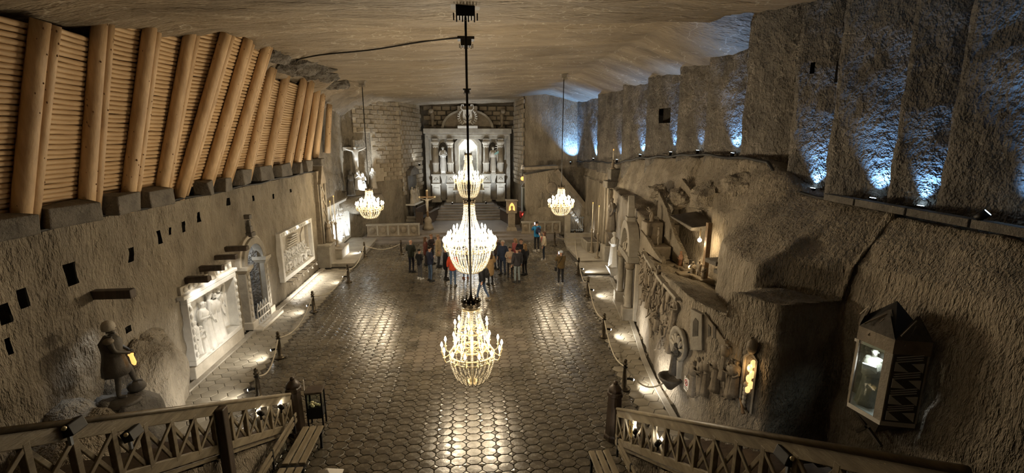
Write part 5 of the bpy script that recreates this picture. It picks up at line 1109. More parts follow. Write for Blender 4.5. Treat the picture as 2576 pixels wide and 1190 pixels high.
# gate and steps right of the pulpit
t = thing('bar_gate', 'blue grey steel bar gate at the foot of the pulpit stair', 'gate', (7.25, 30.2, .8)); a = atY(1484, 572, 30.2)
for k_ in range(7): MB().tube([(-.4 + .13 * k_, 0, 0), (-.4 + .13 * k_, 0, 1.05)], .025, 6).build('gate_bar', M['steel'], t, True)
for z in (.12, .95): MB().bar((-.45, 0, z), (.45, 0, z), .04, .06).build('gate_rail', M['steel'], t)
struct(MB().box((6.62, 30.3, 1.0), (.34, .4, 2.0)).build('wall_gate_pier', M['grey'], bevel=.03))
for k_ in range(4): struct(MB().box((7.35 - .05 * k_, 29.7 - .38 * k_, .40 - .1 * k_), (1.9, .5, .8 - .2 * k_)).build('floor_gate_step', M['grey'], bevel=.02), 'stone step before the bar gate')
struct(MB().box((7.1, 26.6, .1), (1.7, 3.4, .2)).build('floor_step_right', M['grey'], bevel=.02), 'raised stone walkway step on the far right')
struct(MB().box((6.9, 23.9, .05), (1.9, 2.2, .1)).build('floor_step_right_low', M['grey'], bevel=.02), 'low stone walkway step on the right')
t = thing('stone_planter', 'dark sunken topped stone trough on the right walkway step', 'trough', (7.5, 27.6, .2)); MB().frust((0, 0, 0), (.7, 1.3), (.85, 1.5), .6).build('trough_body', M['grey'], t, bevel=.02); MB().box((0, 0, .61), (.62, 1.2, .05)).build('dark_fill', M['dstone'], t)
# right hand canopy pier with candlesticks
t = thing('stone_pier', 'tall stone pier with broken top on the right, carrying a candle lamp', 'pier', (8.0, 25.3, 0))
MB().box((0, 0, .5), (.8, .9, 1.0)).build('pedestal', M['grey'], t, bevel=.03); MB().box((.05, 0, 2.6), (.45, .55, 3.2)).build('shaft', M['bstone'], t, bevel=.03)
for s_ in (-.3, .3): MB().tube([(-.25, s_, 1.0), (-.25, s_, 4.4)], .05, 8).build('colonnette', M['grey'], t, True)
MB().box((0, 0, 4.5), (.8, .8, .4)).build('capital', M['rock_d'], t, bevel=.06); MB().box((.1, 0, 5.0), (.55, .6, .7)).build('broken_block', M['rock_d'], t, bevel=.05)
candlestick('candle standing on top of the right stone pier', 7.95, 25.1, 5.35, 1.0)
candlestick('tall candlestick on the right walkway nearest the stone pier', 7.35, 25.4, .2, 3.0)
candlestick('tall candlestick on the right walkway beside the trough', 7.35, 26.7, .2, 3.0)
# ================================================================ right wall: portal, reliefs, terraces, shrine
def wallframe(y, x=None, off=0.0):
    x = rw(y) if x is None else x; x2 = rw(y + .5); x1 = rw(y - .5); d = Vector((x2 - x1, 1.0, 0)).normalized(); n = Vector((-d.y, d.x, 0))
    return Vector((x, y, 0)) + n * off, d, n
c, d, n = wallframe(17.65)
f = lambda a, b_, t_: c + d * a + n * t_ + Vector((0, 0, b_))
t = thing('arched_portal', 'carved portal with round arch and two round columns in the right wall', 'doorway', (c.x, c.y, 0))
def RP(name, poly, t0, dd, mt): MB().prism(poly, dd, lambda a, b_, q: f(a, b_, t0 + q)).build(name, M[mt], t, world=True, bevel=.02, fixn=True)
arcR = lambda r: [(r * math.cos(math.pi * k_ / 16), 2.55 + r * 1.12 * math.sin(math.pi * k_ / 16)) for k_ in range(17)]
RP('door_panel', [(-.75, 0), (.75, 0), (.75, 2.4), (-.75, 2.4)], -.25, .33, 'dstone')
RP('tympanum', arcR(.85), -.2, .3, 'grey')
MB().strip(arcR(1.12), arcR(.82), .42, lambda a, b_, q: f(a, b_, q)).build('arch', M['grey'], t, world=True, bevel=.02, fixn=True)
RP('lintel', [(-1.1, 2.3), (1.1, 2.3), (1.1, 2.55), (-1.1, 2.55)], 0, .46, 'grey')
RP('finial', [(-.1, 3.7), (.1, 3.7), (.14, 4.4), (0, 4.8), (-.14, 4.4)], .1, .25, 'grey'); RP('finial_base', [(-.2, 3.72), (.2, 3.72), (.26, 3.95), (-.26, 3.95)], .05, .35, 'grey')
for s_ in (-1, 1):
    p = f(s_ * .98, 0, .33)
    MB().lathe([(.16, .5), (.17, .56), (.14, .6), (.145, 1.2), (.13, 2.0), (.16, 2.04)], 16, (p.x, p.y, 0)).build('column', M['grey'], t, True, True)
    MB().lathe([(.14, 2.04), (.2, 2.14), (.17, 2.2), (.22, 2.3), (.1, 2.3)], 12, (p.x, p.y, 0), rip=.12, nr=6).build('capital', M['bstone'], t, True, True)
    MB().box((p.x, p.y, .25), (.46, .46, .5), rz=math.atan2(d.y, d.x)).build('column_base', M['grey'], t, world=True, bevel=.02)
    RP('pilaster', [(s_ * 1.22 - .1, 0), (s_ * 1.22 + .1, 0), (s_ * 1.22 + .1, 2.3), (s_ * 1.22 - .1, 2.3)], 0, .16, 'salt')
RP('threshold', [(-1.1, 0), (1.1, 0), (1.1, .1), (-1.1, .1)], 0, .6, 'grey')
for k_, (a, s_) in enumerate(((-.25, .55), (.1, .62), (.35, .45))): place('tympanum_figure', statue_mesh(['kneel', 'sit', 'kneel'][k_], M['salt'], 1.1, 1), t, f(a, 2.56, .18) - t.location, (0, 0, R(80 + 20 * k_)), s_)
g_ = thing('portal_gate', 'low pale gate of hoops across the right portal', 'gate', f(0, .1, .2))
for k_ in range(4): 
    a = -.44 + .22 * k_; MB().tube([f(a, .1, .22), f(a, .6, .22), f(a + .11, .9, .22), f(a + .22, .6, .22), f(a + .22, .1, .22)], .024, 6).build('hoop', M['salt'], g_, True, True)
MB().bar(f(-.5, .45, .25), f(.5, .45, .25), .03, .06).build('gate_rail', M['salt'], g_, world=True)
# wall statues beyond the portal
c, d, n = wallframe(20.9, off=.3); carving('brightly lit white statue on a bracket in the right wall beyond the portal', 'fold', 'white', (c.x, c.y, .95), 75, 1.0, 1.0)
br = MB().frust((c.x, c.y, .5), (.2, .2), (.6, .6), .45).build('stone_bracket', M['grey']); tag(br, 'stone bracket under the lit white statue in the right wall', 'bracket')
lamp('spot', 'SPOT', c + n * .9 + Vector((0, .1, .25)), 170, COOL, aim=c + Vector((0, 0, 1.8)), size=.04, angle=80, blend=.8)
c, d, n = wallframe(22.6, off=.25); carving('dim statue standing high on the right wall above the walkway', 'stand', 'bstone', (c.x, c.y, 2.35), 80, 1.0, 1.0)
br = MB().frust((c.x, c.y, 1.95), (.2, .2), (.6, .6), .4).build('stone_bracket', M['bstone']); tag(br, 'stone bracket under the dim high statue in the right wall', 'bracket')
# long crowd relief below the terraces
t = thing('crowd_relief', 'long carved relief of marching figures low on the curved right wall', 'relief', (5.9, 13.2, 0))
pts = []
for y in [10.9 + .25 * k_ for k_ in range(20)]: pts.append(y)
M['rel'] = M['bstone']
r_ = random.Random(4)
for k_ in range(44):
    y = r_.uniform(11.0, 15.7); lvl = k_ % 4; z = [.95, 1.25, 1.75, 2.2][lvl] + r_.uniform(-.12, .12) - (.25 if y < 12.2 and lvl > 1 else 0)
    if lvl == 0 and y > 13.6: z += .5
    c, d, n = wallframe(y, off=.02); place('relief_figure', statue_mesh(r_.choice(['stand', 'fold', 'hips', 'walk', 'work', 'raise']), M['bstone'], r_.choice([None, None, 1.0]), 1), t, c + Vector((0, 0, z)) - t.location, (0, 0, R(90 + r_.uniform(-70, 70))), r_.uniform(.48, .62))
for k_ in range(12):
    y = 12.6 + .25 * k_; c, d, n = wallframe(y, off=.06); MB().tube([c + Vector((0, 0, 1.9)), c + Vector((0, .05, 2.9 + .1 * (k_ % 2)))], .022, 6).build('carved_spear', M['bstone'], t, True, True)
for k_ in range(4):
    y0 = 15.4 - 1.15 * k_; a_, _, n1 = wallframe(y0, off=.06); b2, _, n2 = wallframe(y0 - 1.1, off=.06); MB().bar(a_ + Vector((0, 0, 3.05 - .02 * k_)), b2 + Vector((0, 0, 3.0 - .02 * k_)), .16, .09).build('relief_cornice', M['grey'], t, world=True, bevel=.02)
# holy water font and sign
c, d, n = wallframe(10.55); t = thing('water_font', 'stone font bowl under a carved shell in the right wall', 'font', (c.x, c.y, .6))
MB().lathe([(.08, .0), (.14, .08), (.3, .28), (.32, .34), (.26, .34), (.2, .26)], 14, (-.22, 0, 0)).build('bowl', M['dstone'], t, True)
MB().lathe([(.42, 0), (.46, .1), (.36, .12), (.3, .04)], 16, (0, 0, 0)).build('shell_ring', M['grey'], t, True).matrix_local = Matrix.Translation((-.02, 0, 1.25)) @ Matrix.Rotation(R(-90), 4, 'Y')
for k_ in range(6):
    a = math.pi * (k_ + .5) / 6; MB().tube([(-.08, 0, 1.1), (-.12, .34 * math.cos(a), 1.1 + .4 * math.sin(a))], [.02, .05], 6).build('shell_rib', M['salt'], t, True)
place('carved_figure', statue_mesh('fold', M['dstone'], 1.0, 1), t, (-.14, 0, .42), (0, 0, R(90)), .5); MB().box((-.06, .0, .6), (.16, .34, .5)).build('back_block', M['salt'], t, bevel=.02)
c, d, n = wallframe(9.88); sgn = thing('prohibition_sign', 'white plate with a red prohibition ring beside the font', 'sign', (c.x - .05, c.y, .92), math.atan2(d.y, d.x) - R(90)); 
MB().box((-.02, 0, .17), (.02, .24, .36)).build('plate', M['paper'], sgn, bevel=.004)
def disc_ring(x, r0, r1, cy, cz, n_=20):
    vs = [(x, cy + r * math.cos(2 * math.pi * k_ / n_), cz + r * math.sin(2 * math.pi * k_ / n_)) for r in (r0, r1) for k_ in range(n_)]; return vs, [(k_, (k_ + 1) % n_, n_ + (k_ + 1) % n_, n_ + k_) for k_ in range(n_)]
MB().add(*disc_ring(-.032, .055, .08, 0, .22)).bar((-.032, -.045, .265), (-.032, .045, .175), .004, .022, (1, 0, 0)).build('red_ring', M['red'], sgn); MB().box((-.031, 0, .22), (.002, .03, .07)).box((-.031, 0, .06), (.002, .16, .015)).box((-.031, 0, .1), (.002, .16, .015)).build('black_pictogram', M['black'], sgn)
# standing crowd relief with tower
def W2(px, py): return atL(px, py, (5.28, 9.9), (5.62, 8.6))
t = thing('crowd_relief', 'carved relief of tall standing people below a carved tower near the stairs', 'relief', (5.4, 9.3, 1))
dW = Vector((5.62 - 5.28, 8.6 - 9.9, 0)).normalized(); nW = Vector((dW.y, -dW.x, 0))
fW = lambda a, b_, q: Vector((5.28, 9.9, 0)) + dW * a + nW * q + Vector((0, 0, b_))
aW = lambda px, py: ((W2(px, py) - Vector((5.28, 9.9, 0))).dot(dW), W2(px, py).z)
for i, (px, top, bot) in enumerate(((1751, 905, 1000), (1763, 895, 1005), (1775, 893, 995), (1786, 888, 1000), (1798, 885, 985), (1811, 885, 990), (1832, 850, 960), (1838, 895, 1010), (1848, 900, 1005), (1857, 905, 1000), (1766, 915, 998))):
    a, zt = aW(px, top); a2, zb = aW(px, bot); place('standing_figure', statue_mesh(['stand', 'fold', 'hips'][i % 3], M['bstone'], None if i % 3 == 1 else .8, 1), t, fW(a, zb, .03) - t.location, (0, 0, math.atan2(nW.y, nW.x) - math.pi / 2 + r_.uniform(-.5, .5)), (.62, .5, (zt - zb) / 1.74))
q = [aW(px, py) for px, py in ((1746, 880), (1776, 880), (1776, 790), (1747, 775))]; MB().prism(q, .12, fW).build('tower_block', M['grey'], t, world=True, bevel=.015, fixn=True)
q = [aW(px, py) for px, py in ((1753, 845), (1766, 843), (1767, 806), (1760, 798), (1754, 808))]; MB().prism(q, .13, fW).build('tower_window', M['dstone'], t, world=True, fixn=True)
q = [aW(px, py) for px, py in ((1776, 885), (1838, 905), (1838, 868), (1776, 785))]; MB().prism(q, .06, fW).build('carved_house_wall', M['bstone'], t, world=True, bevel=.015, fixn=True)
for px in (1790, 1803): q = [aW(px + a, b_) for a, b_ in ((-3, 855), (3, 860), (3, 822), (-3, 815))]; MB().prism(q, .07, fW).build('slit_window', M['dstone'], t, world=True, fixn=True)
# amber glowing niche
def W3(px, py): return atL(px, py, (5.5, 8.85), (5.95, 7.9))
dV = Vector((.45, -.95, 0)).normalized(); nV = Vector((dV.y, -dV.x, 0)); oV = Vector((5.5, 8.85, 0)); fV = lambda a, b_, q: oV + dV * a + nV * q + Vector((0, 0, b_)); aV = lambda px, py: ((W3(px, py) - oV).dot(dV), W3(px, py).z)
a0, z1_ = aV(1886, 885); a1, z0_ = aV(1886, 1035)
t = thing('glowing_niche', 'tall narrow niche with an amber lit crystal panel in the right wall block', 'niche', fV(a0, z0_, 0))
am = (a0 + a1) / 2; 
MB().strip([(am - .15, z0_), (am - .15, z1_ - .1), (am, z1_ + .06), (am + .15, z1_ - .1), (am + .15, z0_)], [(am - .11, z0_), (am - .11, z1_ - .12), (am, z1_ + .01), (am + .11, z1_ - .12), (am + .11, z0_)], .07, fV).build('frame', M['grey'], t, world=True, fixn=True)
MB().prism([(am - .11, z0_), (am + .11, z0_), (am + .11, z1_ - .12), (am, z1_), (am - .11, z1_ - .12)], .03, fV).build('back', M['rock_d'], t, world=True, fixn=True)
M['alab'] = glow('lit_alabaster', (1.0, .62, .24), 1.3)
for k_ in range(6): p = fV(am + .03 * (-1) ** k_ + .03, z1_ - .2 - k_ * .12, .05); MB().ball((p.x, p.y, p.z), (.06, .05, .09), 8, 6).build('lit_crystal', M['alab'], t, False, True)
for k_ in range(6): p = fV(am - .04, z0_ + .08 + k_ * .1, .06); MB().ball((p.x, p.y, p.z), (.05, .05, .07), 8, 6).build('salt_crystal', M['salt'], t, False, True)
p = fV(am, z1_ + .16, .05); MB().ball((p.x, p.y, p.z), (.12, .1, .18), 10, 6).build('carved_eagle', M['bstone'], t, True, True)
MB().prism([(am - .12, z1_ + .28), (am - .02, z1_ + .36), (am + .08, z1_ + .1), (am + .02, z1_ + .05)], .1, fV).build('eagle_wing', M['bstone'], t, world=True, fixn=True)
p = fV(am, z1_ - .3, .15); lamp('niche_light', 'POINT', p, 3.0, (1, .6, .25), size=.03)
pa, pb = W3(1866, 998), W3(1893, 1040); tag(MB().tube([pa - Vector((.05, 0, 0)), pa.lerp(pb, .5) - Vector((.12, 0, 0)), pb - Vector((.2, 0, 0))], [.02, .024, .04], 8).build('wooden_pole', M['bwood'], None, True), 'short wooden club leaning below the amber niche', 'pole')
# terraces with miners
XT = 6.62
FIG = [(1637, 557, 513, 'work', 'standing miner leaning forward on the top left terrace step', 60), (1680, 562, 518, 'hips', 'robed miner on the top right terrace step', 70), (1655, 617, 568, 'stand', 'miner in a brimmed hat on the middle terrace step', 70),
       (1668, 675, 634, 'work', 'crouched miner on the low terrace step', 30), (1693, 640, 592, 'raise', 'miner shouldering a tool on the terrace corner', 60), (1706, 648, 600, 'work', 'miner swinging a pick beside the terrace corner', 20), (1710, 688, 628, 'fold', 'reddish robed miner with lamp on the lower terrace', 80),
       (1724, 692, 640, 'fold', 'hooded robed figure standing on the lower terrace', 100), (1742, 702, 655, 'kneel', 'kneeling miner at the terrace front', 120), (1756, 708, 652, 'stand', 'tall miner at the right end of the terrace', 110), (1768, 716, 662, 'fold', 'cloaked miner last on the right of the terrace', 120), (1714, 716, 694, 'sit', 'seated miner at the terrace edge', 60)]
M['red_salt'] = tex_mat('reddish_carved_salt', (.24, .12, .07), (.36, .2, .12), 3, .6, .5)
for i, (px, pb_, pt, pose, lb, rz) in enumerate(FIG):
    X = [6.5, 7.3, 6.5, 6.5, 7.3, 7.25, 6.9, 6.95, 6.9, 6.95, 6.95, 6.6][i]; p = atX(px, pb_, X); q = atX(px, pt, X); h = q.z - p.z; k_ = 1.74 if pose not in ('kneel', 'sit') else 1.3
    stp_ = MB().box((0, 0, -(p.z - 2.9) / 2), (.62 if i < 6 else .45, .56 if i < 6 else .36, p.z - 2.9)); o = stp_.build('terrace_block', M['bstone'], bevel=.04); o.location = (p.x + .06, p.y, p.z); tag(o, f'rough salt block step carrying the {lb}', 'stone block', 'terrace steps')
    carving('carved ' + lb, pose, 'red_salt' if i == 6 else 'bstone', p, rz, h / k_, None if i in (2, 4, 5, 9) else .9, sub=1)
for i, (x, ya, za, yb, zb, lb) in enumerate(((6.2, 16.0, 3.75, 14.0, 3.1, 'low sloping salt wall along the hall side of the terraces'), (6.92, 16.3, 5.1, 14.0, 3.3, 'sloping salt wall dividing the two flights of terrace steps'), (7.62, 16.0, 5.6, 13.6, 4.3, 'sloping salt wall behind the upper flight of terrace steps'))):
    m = MB().prism([(ya, 2.9), (ya, za), (lerp(ya, yb, .33), lerp(za, zb, .28)), (lerp(ya, yb, .66), lerp(za, zb, .72)), (yb, zb), (yb, 2.9)], .14, lambda a, b_, q: (x + q, a, b_)); o = m.build('terrace_wall', M['rock'], bevel=.02, fixn=True); tag(o, lb, 'stone wall')
p = atX(1742, 558, 7.15); m = MB().box((0, 0, 0), (.95, 1.15, .2), rz=.2, rx=.2); m.v = [(a + r_.uniform(-.1, .1), b_ + r_.uniform(-.1, .1), c_ + r_.uniform(-.06, .06)) for a, b_, c_ in m.v]; o = m.build('grotto_roof_slab', M['rock_d'], bevel=.04); o.location = p; tag(o, 'dark rough slab roofing the lit terrace grotto', 'stone slab')
p = atX(1778, 635, 7.0); o = MB().bar((p.x, p.y, p.z - .9), (p.x, p.y, p.z + .9), .14, .14).build('timber_prop', M['bwood'], bevel=.015); tag(o, 'upright timber prop at the right of the terrace grotto', 'post')
p = atX(1760, 604, 6.9); t = thing('grotto_lamp', 'bright bare bulb hanging in the terrace grotto', 'lamp', p); MB().ball((0, 0, 0), .06, 10, 8).build('bulb', M['bulbw'], t, True); MB().tube([(0, 0, .05), (0, 0, .35)], .02, 6).build('stem', M['gold'], t, True); lamp('grotto_light', 'POINT', (0, 0, -.12), 30, (1, .75, .42), t, size=.05)
p = atX(1738, 672, 7.25); lamp('grotto_light', 'POINT', p - Vector((.1, .1, -.05)), 14, (1, .7, .35), size=.05)
o = MB().ball((0, 0, 0), .07, 8, 6).build('footlight', M['bulbw']); o.location = p; tag(o, 'warm footlight glowing behind the kneeling miner', 'lamp')
p = atX(1690, 722, 6.0); spot_fixture('white footlight on the terrace edge above the crowd relief', p + Vector((0, 0, .1)), p + Vector((.6, .3, .1)), 14, COOL, 100, .05)
p = atX(1700, 708, 6.4); spot_fixture('second white footlight on the terrace edge, nearer the seated miner', p + Vector((0, 0, .1)), p + Vector((.5, .3, .3)), 8, COOL, 100, .05)
# loose rock on the slope and beams stuck in it
for i, (px, py, X, s_, lb) in enumerate(((1655, 483, 7.4, .5, 'pale loose rock heap at the top left of the terraces'), (1710, 500, 7.6, .55, 'loose rock above the top terrace step'), (1790, 500, 8.0, .9, 'large bulging rock on the slope above the terrace grotto'), (1870, 470, 8.1, .7, 'bulging rock under the ledge step'), (1930, 770, 6.3, .45, 'dark broken rock crust on the wall block top'), (1850, 640, 7.4, .35, 'small rock knob on the right slope'))):
    rk = MB().ball((0, 0, 0), s_, 20, 12); rk.v = [tuple(Vector(p) * (1 + .3 * nz(p[0] + i * 3, p[1], p[2], 1.6 / s_) + .12 * nz(p[0] + 4, p[1], p[2], 4 / s_))) for p in rk.v]; o = rk.build('loose_rock', M['rock_r'], None, False); o.location = atX(px, py, X); o.scale = (.7, 1.2, .6); tag(o, lb, 'rock')
for i, (px, py, L_, lb) in enumerate(((1805, 658, .5, 'short black slab stub on the right slope, far one of two'), (1838, 690, .8, 'black slab stub on the right slope, near one of two'), (1900, 690, 1.6, 'long black slab lying above the wall block'))):
    p = atX(px, py, 6.75); o = MB().box((0, 0, 0), (.45, L_, .12), rz=.12).build('slab_stub', M['rock_d'], bevel=.02); o.location = p; tag(o, lb, 'stone slab')
p = atX(1845, 620, 7.3); tag(MB().tube([p, p + Vector((0, -.9, -.1)), p + Vector((.1, -2.2, -.35))], [.09, .06, .05], 8).build('slope_pipe', M['cable'], None, True), 'black hose running down the right slope to the wall block', 'hose')
# ---- glazed corner shrine
so = Vector((7.1, 6.62, 2.35)); t = thing('glazed_shrine', 'faceted glass fronted wall shrine with dark crown roof on the right', 'shrine', so, R(13))
pl_ = [(.56, 0), (.28, .42), (-.28, .46), (-.52, .02)]          # (along +Y, out of the wall)
P_ = lambda i, z: Vector((-pl_[i][1], pl_[i][0], z))
H0, H1 = .08, 1.28
m = MB(); m.prism([(a, b_) for a, b_ in pl_], .08, lambda a, b_, q: (-b_ * 1.03, a * 1.03, q)); m.build('base_slab', M['white'], t, fixn=True)
MB().box((.12, .03, .7), (.25, .95, 1.25)).build('back_board', M['grey'], t)
def panel(i, k_, z0, z1, th, mt, nm, inset=.0):
    a, c_ = P_(i, z0), P_(k_, z0); a, c_ = a.lerp(c_, inset), c_.lerp(a, inset); MB().bar((a + c_) / 2 + Vector((0, 0, 0)), (a + c_) / 2 + Vector((0, 0, z1 - z0)), th, (c_ - a).length, (c_ - a)).build(nm, M[mt], t)
panel(0, 1, H0, H1, .012, 'glass', 'glass_pane'); panel(1, 2, H0, H1, .012, 'glass', 'glass_pane', .12)
panel(2, 3, H0, H1, .03, 'dstone', 'carved_side_panel')
for i in range(4): MB().bar(P_(i, H0), P_(i, H1), .035, .035).build('corner_post', M['salt'], t)
pp = P_(1, 0).lerp(P_(2, 0), .92); MB().bar(pp + Vector((0, 0, H0)), pp + Vector((0, 0, H1 + .0)), .04, .13, (P_(2, 0) - P_(1, 0))).build('door_pilaster', M['grey'], t)
dd = (P_(3, 0) - P_(2, 0)); nn = Vector((-dd.y, dd.x, 0)).normalized(); nn = -nn if nn.x > 0 else nn
for k_ in range(4):
    z = H0 + .04 + k_ * .29; B_ = lambda u, w: P_(2, 0) + dd * u + nn * .022 + Vector((0, 0, w))
    for u0, w0, u1, w1, u2, w2 in ((.1, z, .1, z + .16, .5, z), (.9, z, .9, z + .16, .55, z + .14)): MB().add([B_(u0, w0), B_(u1, w1), B_(u2, w2)] + [B_(u0, w0) + nn * .015, B_(u1, w1) + nn * .015, B_(u2, w2) + nn * .015], [(0, 1, 2), (5, 4, 3), (0, 3, 4, 1), (1, 4, 5, 2), (2, 5, 3, 0)]).build('carved_triangle', M['white'], t)
    for q in range(3): MB().bar(B_(.12, z + .15 + q * .04), B_(.85, z + .22 + q * .04), .012, .022, nn).build('carved_stripe', M['white'], t)
for i in range(3):
    a, c_ = P_(i, H1), P_(i + 1, H1); a2, c2 = a * 1.06, c_ * 1.06; a2.z = c2.z = H1
    MB().add([a2, c2, c2 + Vector((0, 0, .24)), a2 + Vector((0, 0, .24)), a, c_, c_ + Vector((0, 0, .24)), a + Vector((0, 0, .24))], [(0, 1, 2, 3), (7, 6, 5, 4), (0, 4, 5, 1), (3, 2, 6, 7)]).build('frieze_facet', M['bstone'], t)
    mid = (a2 + c2) / 2 + Vector((0, 0, .24)); inn = Vector((mid.x * .55, mid.y * .8, H1 + .62))
    MB().add([a2 + Vector((0, 0, .24)), c2 + Vector((0, 0, .24)), inn], [(0, 1, 2)]).add([a2 * .9 + Vector((.05, 0, .4)), c2 * .9 + Vector((.05, 0, .4)), inn + Vector((.05, 0, .0))], [(2, 1, 0)]).build('roof_gable', M['dstone'], t)
    for q in range(2): MB().bar(a2.lerp(mid, .3 + .3 * q) + Vector((-.01, 0, .0 if q else .24)) , inn.lerp(mid, .2 + .2 * q), .014, .022).build('roof_stripe', M['bstone'], t)
MB().add([P_(0, H1 + .24), P_(1, H1 + .24), P_(2, H1 + .24), P_(3, H1 + .24), Vector((-.1, 0, H1 + .75))], [(0, 1, 4), (1, 2, 4), (2, 3, 4), (3, 2, 1, 0)]).build('roof_core', M['black'], t)
MB().add([P_(0, 0) * .9, P_(1, 0) * .9, P_(2, 0) * .9, P_(3, 0) * .9, Vector((-.05, 0, -.42))], [(1, 0, 4), (2, 1, 4), (3, 2, 4), (0, 1, 2, 3)]).build('bracket_point', M['dstone'], t)
MB().box((-.22, .05, H1 - .04), (.4, .6, .05)).build('inner_ceiling', M['white'], t)
lamp('shrine_light', 'SPOT', (-.3, .05, H1 - .1), 24, COOL, t, aim=(-.25, 0, 0), size=.04, angle=120, blend=.8)
t2 = carving('grey robed statue holding a white book inside the glazed shrine', 'fold', 'grey', so + Vector((-.2, .10, .085)), 118, .60, 1.05)
MB().box((0, .24, 1.2), (.34, .05, .26), rx=-.5).build('open_book', M['white'], t2, bevel=.01).scale = (.6, .6, .6)
MB().lathe([(.06, .80), (.13, .76), (.155, .62), (.15, .5), (.05, .48)], 14, (0, 0, .06)).build('mantle', M['salt'], t2, True)
t = thing('iron_bracket', 'dark crossed iron bracket on the wall under the glazed shrine', 'bracket', so + Vector((0, .15, -.5)))
MB().bar((-.03, -.3, -.1), (-.03, .3, .2), .05, .05).build('bar', M['dstone'], t); MB().bar((-.03, -.1, .2), (-.03, .2, -.15), .05, .05).build('bar', M['dstone'], t)
# ================================================================ foreground: stair rails, posts, benches, stanchions
def stair_side(sx, X, ztop, ybot, ytop, side):
    rail = thing('stair_railing', f'cross braced wooden stair railing on the {side} of the picture', 'railing', (X, ybot, 0))
    Z = lambda y, o=0: ztop(y) + o
    def B(n, p, q, w, h, mt='wood'): return MB().bar(p, q, w, h).build(n, M[mt], rail, world=True, bevel=.008)
    B('top_rail', (X, ybot, Z(ybot, -.06)), (X, ytop, Z(ytop, -.06)), .07, .17)
    MB().tube([(X - sx * .03, ybot, Z(ybot, .05)), (X - sx * .03, ytop, Z(ytop, .05))], .035, 10).build('handrail', M['wood'], rail, True, True)
    B('bottom_rail', (X, ybot, Z(ybot, -.78)), (X, ytop, Z(ytop, -.78)), .07, .14)
    B('skirting_rail', (X + sx * .03, ybot, Z(ybot, -.93)), (X + sx * .03, ytop, Z(ytop, -.93)), .05, .06)
    n = int((ybot - ytop) / .47); st_ = (ybot - ytop) / n
    for k_ in range(n + 1):
        y = ybot - k_ * st_; B('baluster', (X, y, Z(y, -.76)), (X, y, Z(y, -.1)), .075, .075)
        if k_ < n:
            y2 = y - st_; B('brace', (X + sx * .02, y, Z(y, -.74)), (X + sx * .02, y2, Z(y2, -.14)), .03, .055); B('brace', (X - sx * .02, y, Z(y, -.14)), (X - sx * .02, y2, Z(y2, -.74)), .03, .055)
    yn = ybot - 2.85
    if sx < 0: MB().box((X - sx * .09, yn, Z(yn, -.9)), (.15, .17, 1.75)).build('newel_post', M['dwood'], rail, world=True, bevel=.02)
    # treads beyond the railing
    k = 0; y = ybot - .2
    stair = thing('staircase', f'dark timber staircase behind the {side} railing', 'stairs', (X + sx * 1.1, ybot, 0))
    while y > ytop:
        z = Z(y, -.98); MB().box((X + sx * 1.15, y, z), (2.1, .34, .05)).build('tread', M['dwood'], stair, world=True); MB().box((X + sx * 1.15, y + .15, z - .09), (2.1, .03, .16)).build('riser', M['dwood'], stair, world=True); y -= .31
    # big turned bollard at the foot
    pt = thing('bollard_post', f'large dark octagonal bollard post at the foot of the {side} railing', 'post', (X, ybot + .28, 0))
    MB().lathe([(.23, 0), (.23, .1), (.20, .14), (.165, 1.1), (.19, 1.13), (.19, 1.2), (.16, 1.23)], 8).build('shaft', M['dwood'], pt); MB().lathe([(.16, 1.22), (.15, 1.3), (.08, 1.38), (.05, 1.4)], 16).ball((0, 0, 1.43), .055, 10, 8).build('cap', M['dwood'], pt, True)
    return rail
zl_ = lambda y: 1.12 + .535 * (10.19 - y); zr_ = lambda y: .86 + .567 * (9.3 - y)
stair_side(-1, -4.26, zl_, 10.15, 3.3, 'left'); stair_side(1, 3.32, zr_, 9.25, 2.4, 'right')
sheet('wall_stair_left', [(-4.34, 10.0), (-4.34, 3.0)], -.1, lambda x, y: max(.06, zl_(y) - 1.0), .12, .10, 1.3, M['rock_r'], flip=False)
sheet('wall_stair_right', [(3.40, 9.1), (3.40, 2.5)], -.1, lambda x, y: max(.06, zr_(y) - 1.0), .12, .10, 1.3, M['rock_r'], flip=True)
# rail mounted lamps: two bright spots and two floods on the left, two spots on the right
def rail_spot(lb, px, py, X, aim, pw=260): return spot_fixture(lb, atX(px, py, X) , aim, pw, NEUT, 75, .045)
rail_spot('small white spotlight clamped on the left railing nearest the bollard', 704, 1022, -4.18, (-7.5, 13.5, .3)); rail_spot('small white spotlight clamped on the left railing, second from the bollard', 652, 1038, -4.18, (-7.8, 12.5, .5))
rail_spot('small white spotlight clamped on the right railing nearest the bollard', 1600, 1083, 3.24, (4.9, 11, .2), 90); rail_spot('small white spotlight clamped on the right railing, second from the bollard', 1658, 1112, 3.24, (5.2, 9.5, .9), 60)
for i, (px, py) in enumerate(((172, 1085), (325, 1100), (1520 + 465, 1160))):
    X = -4.18 if px < 1000 else 3.26; p = atX(px, py, X); t = thing('floodlight', ['black floodlight on the left railing nearest the picture edge', 'black floodlight on the left railing beside the brace', 'black floodlight on the near end of the right railing'][i], 'lamp', p)
    sx = -1 if X < 0 else 1; MB().box((sx * .02, .08, .0), (.12, .2, .13), ry=.3 * sx).build('housing', M['black'], t, bevel=.01); MB().bar((0, 0, -.16), (0, 0, .02), .03, .03).build('bracket', M['steel'], t); MB().ball((0, -.04, .06), .025, 8, 6).build('clamp_knob', M['gold'], t, True)
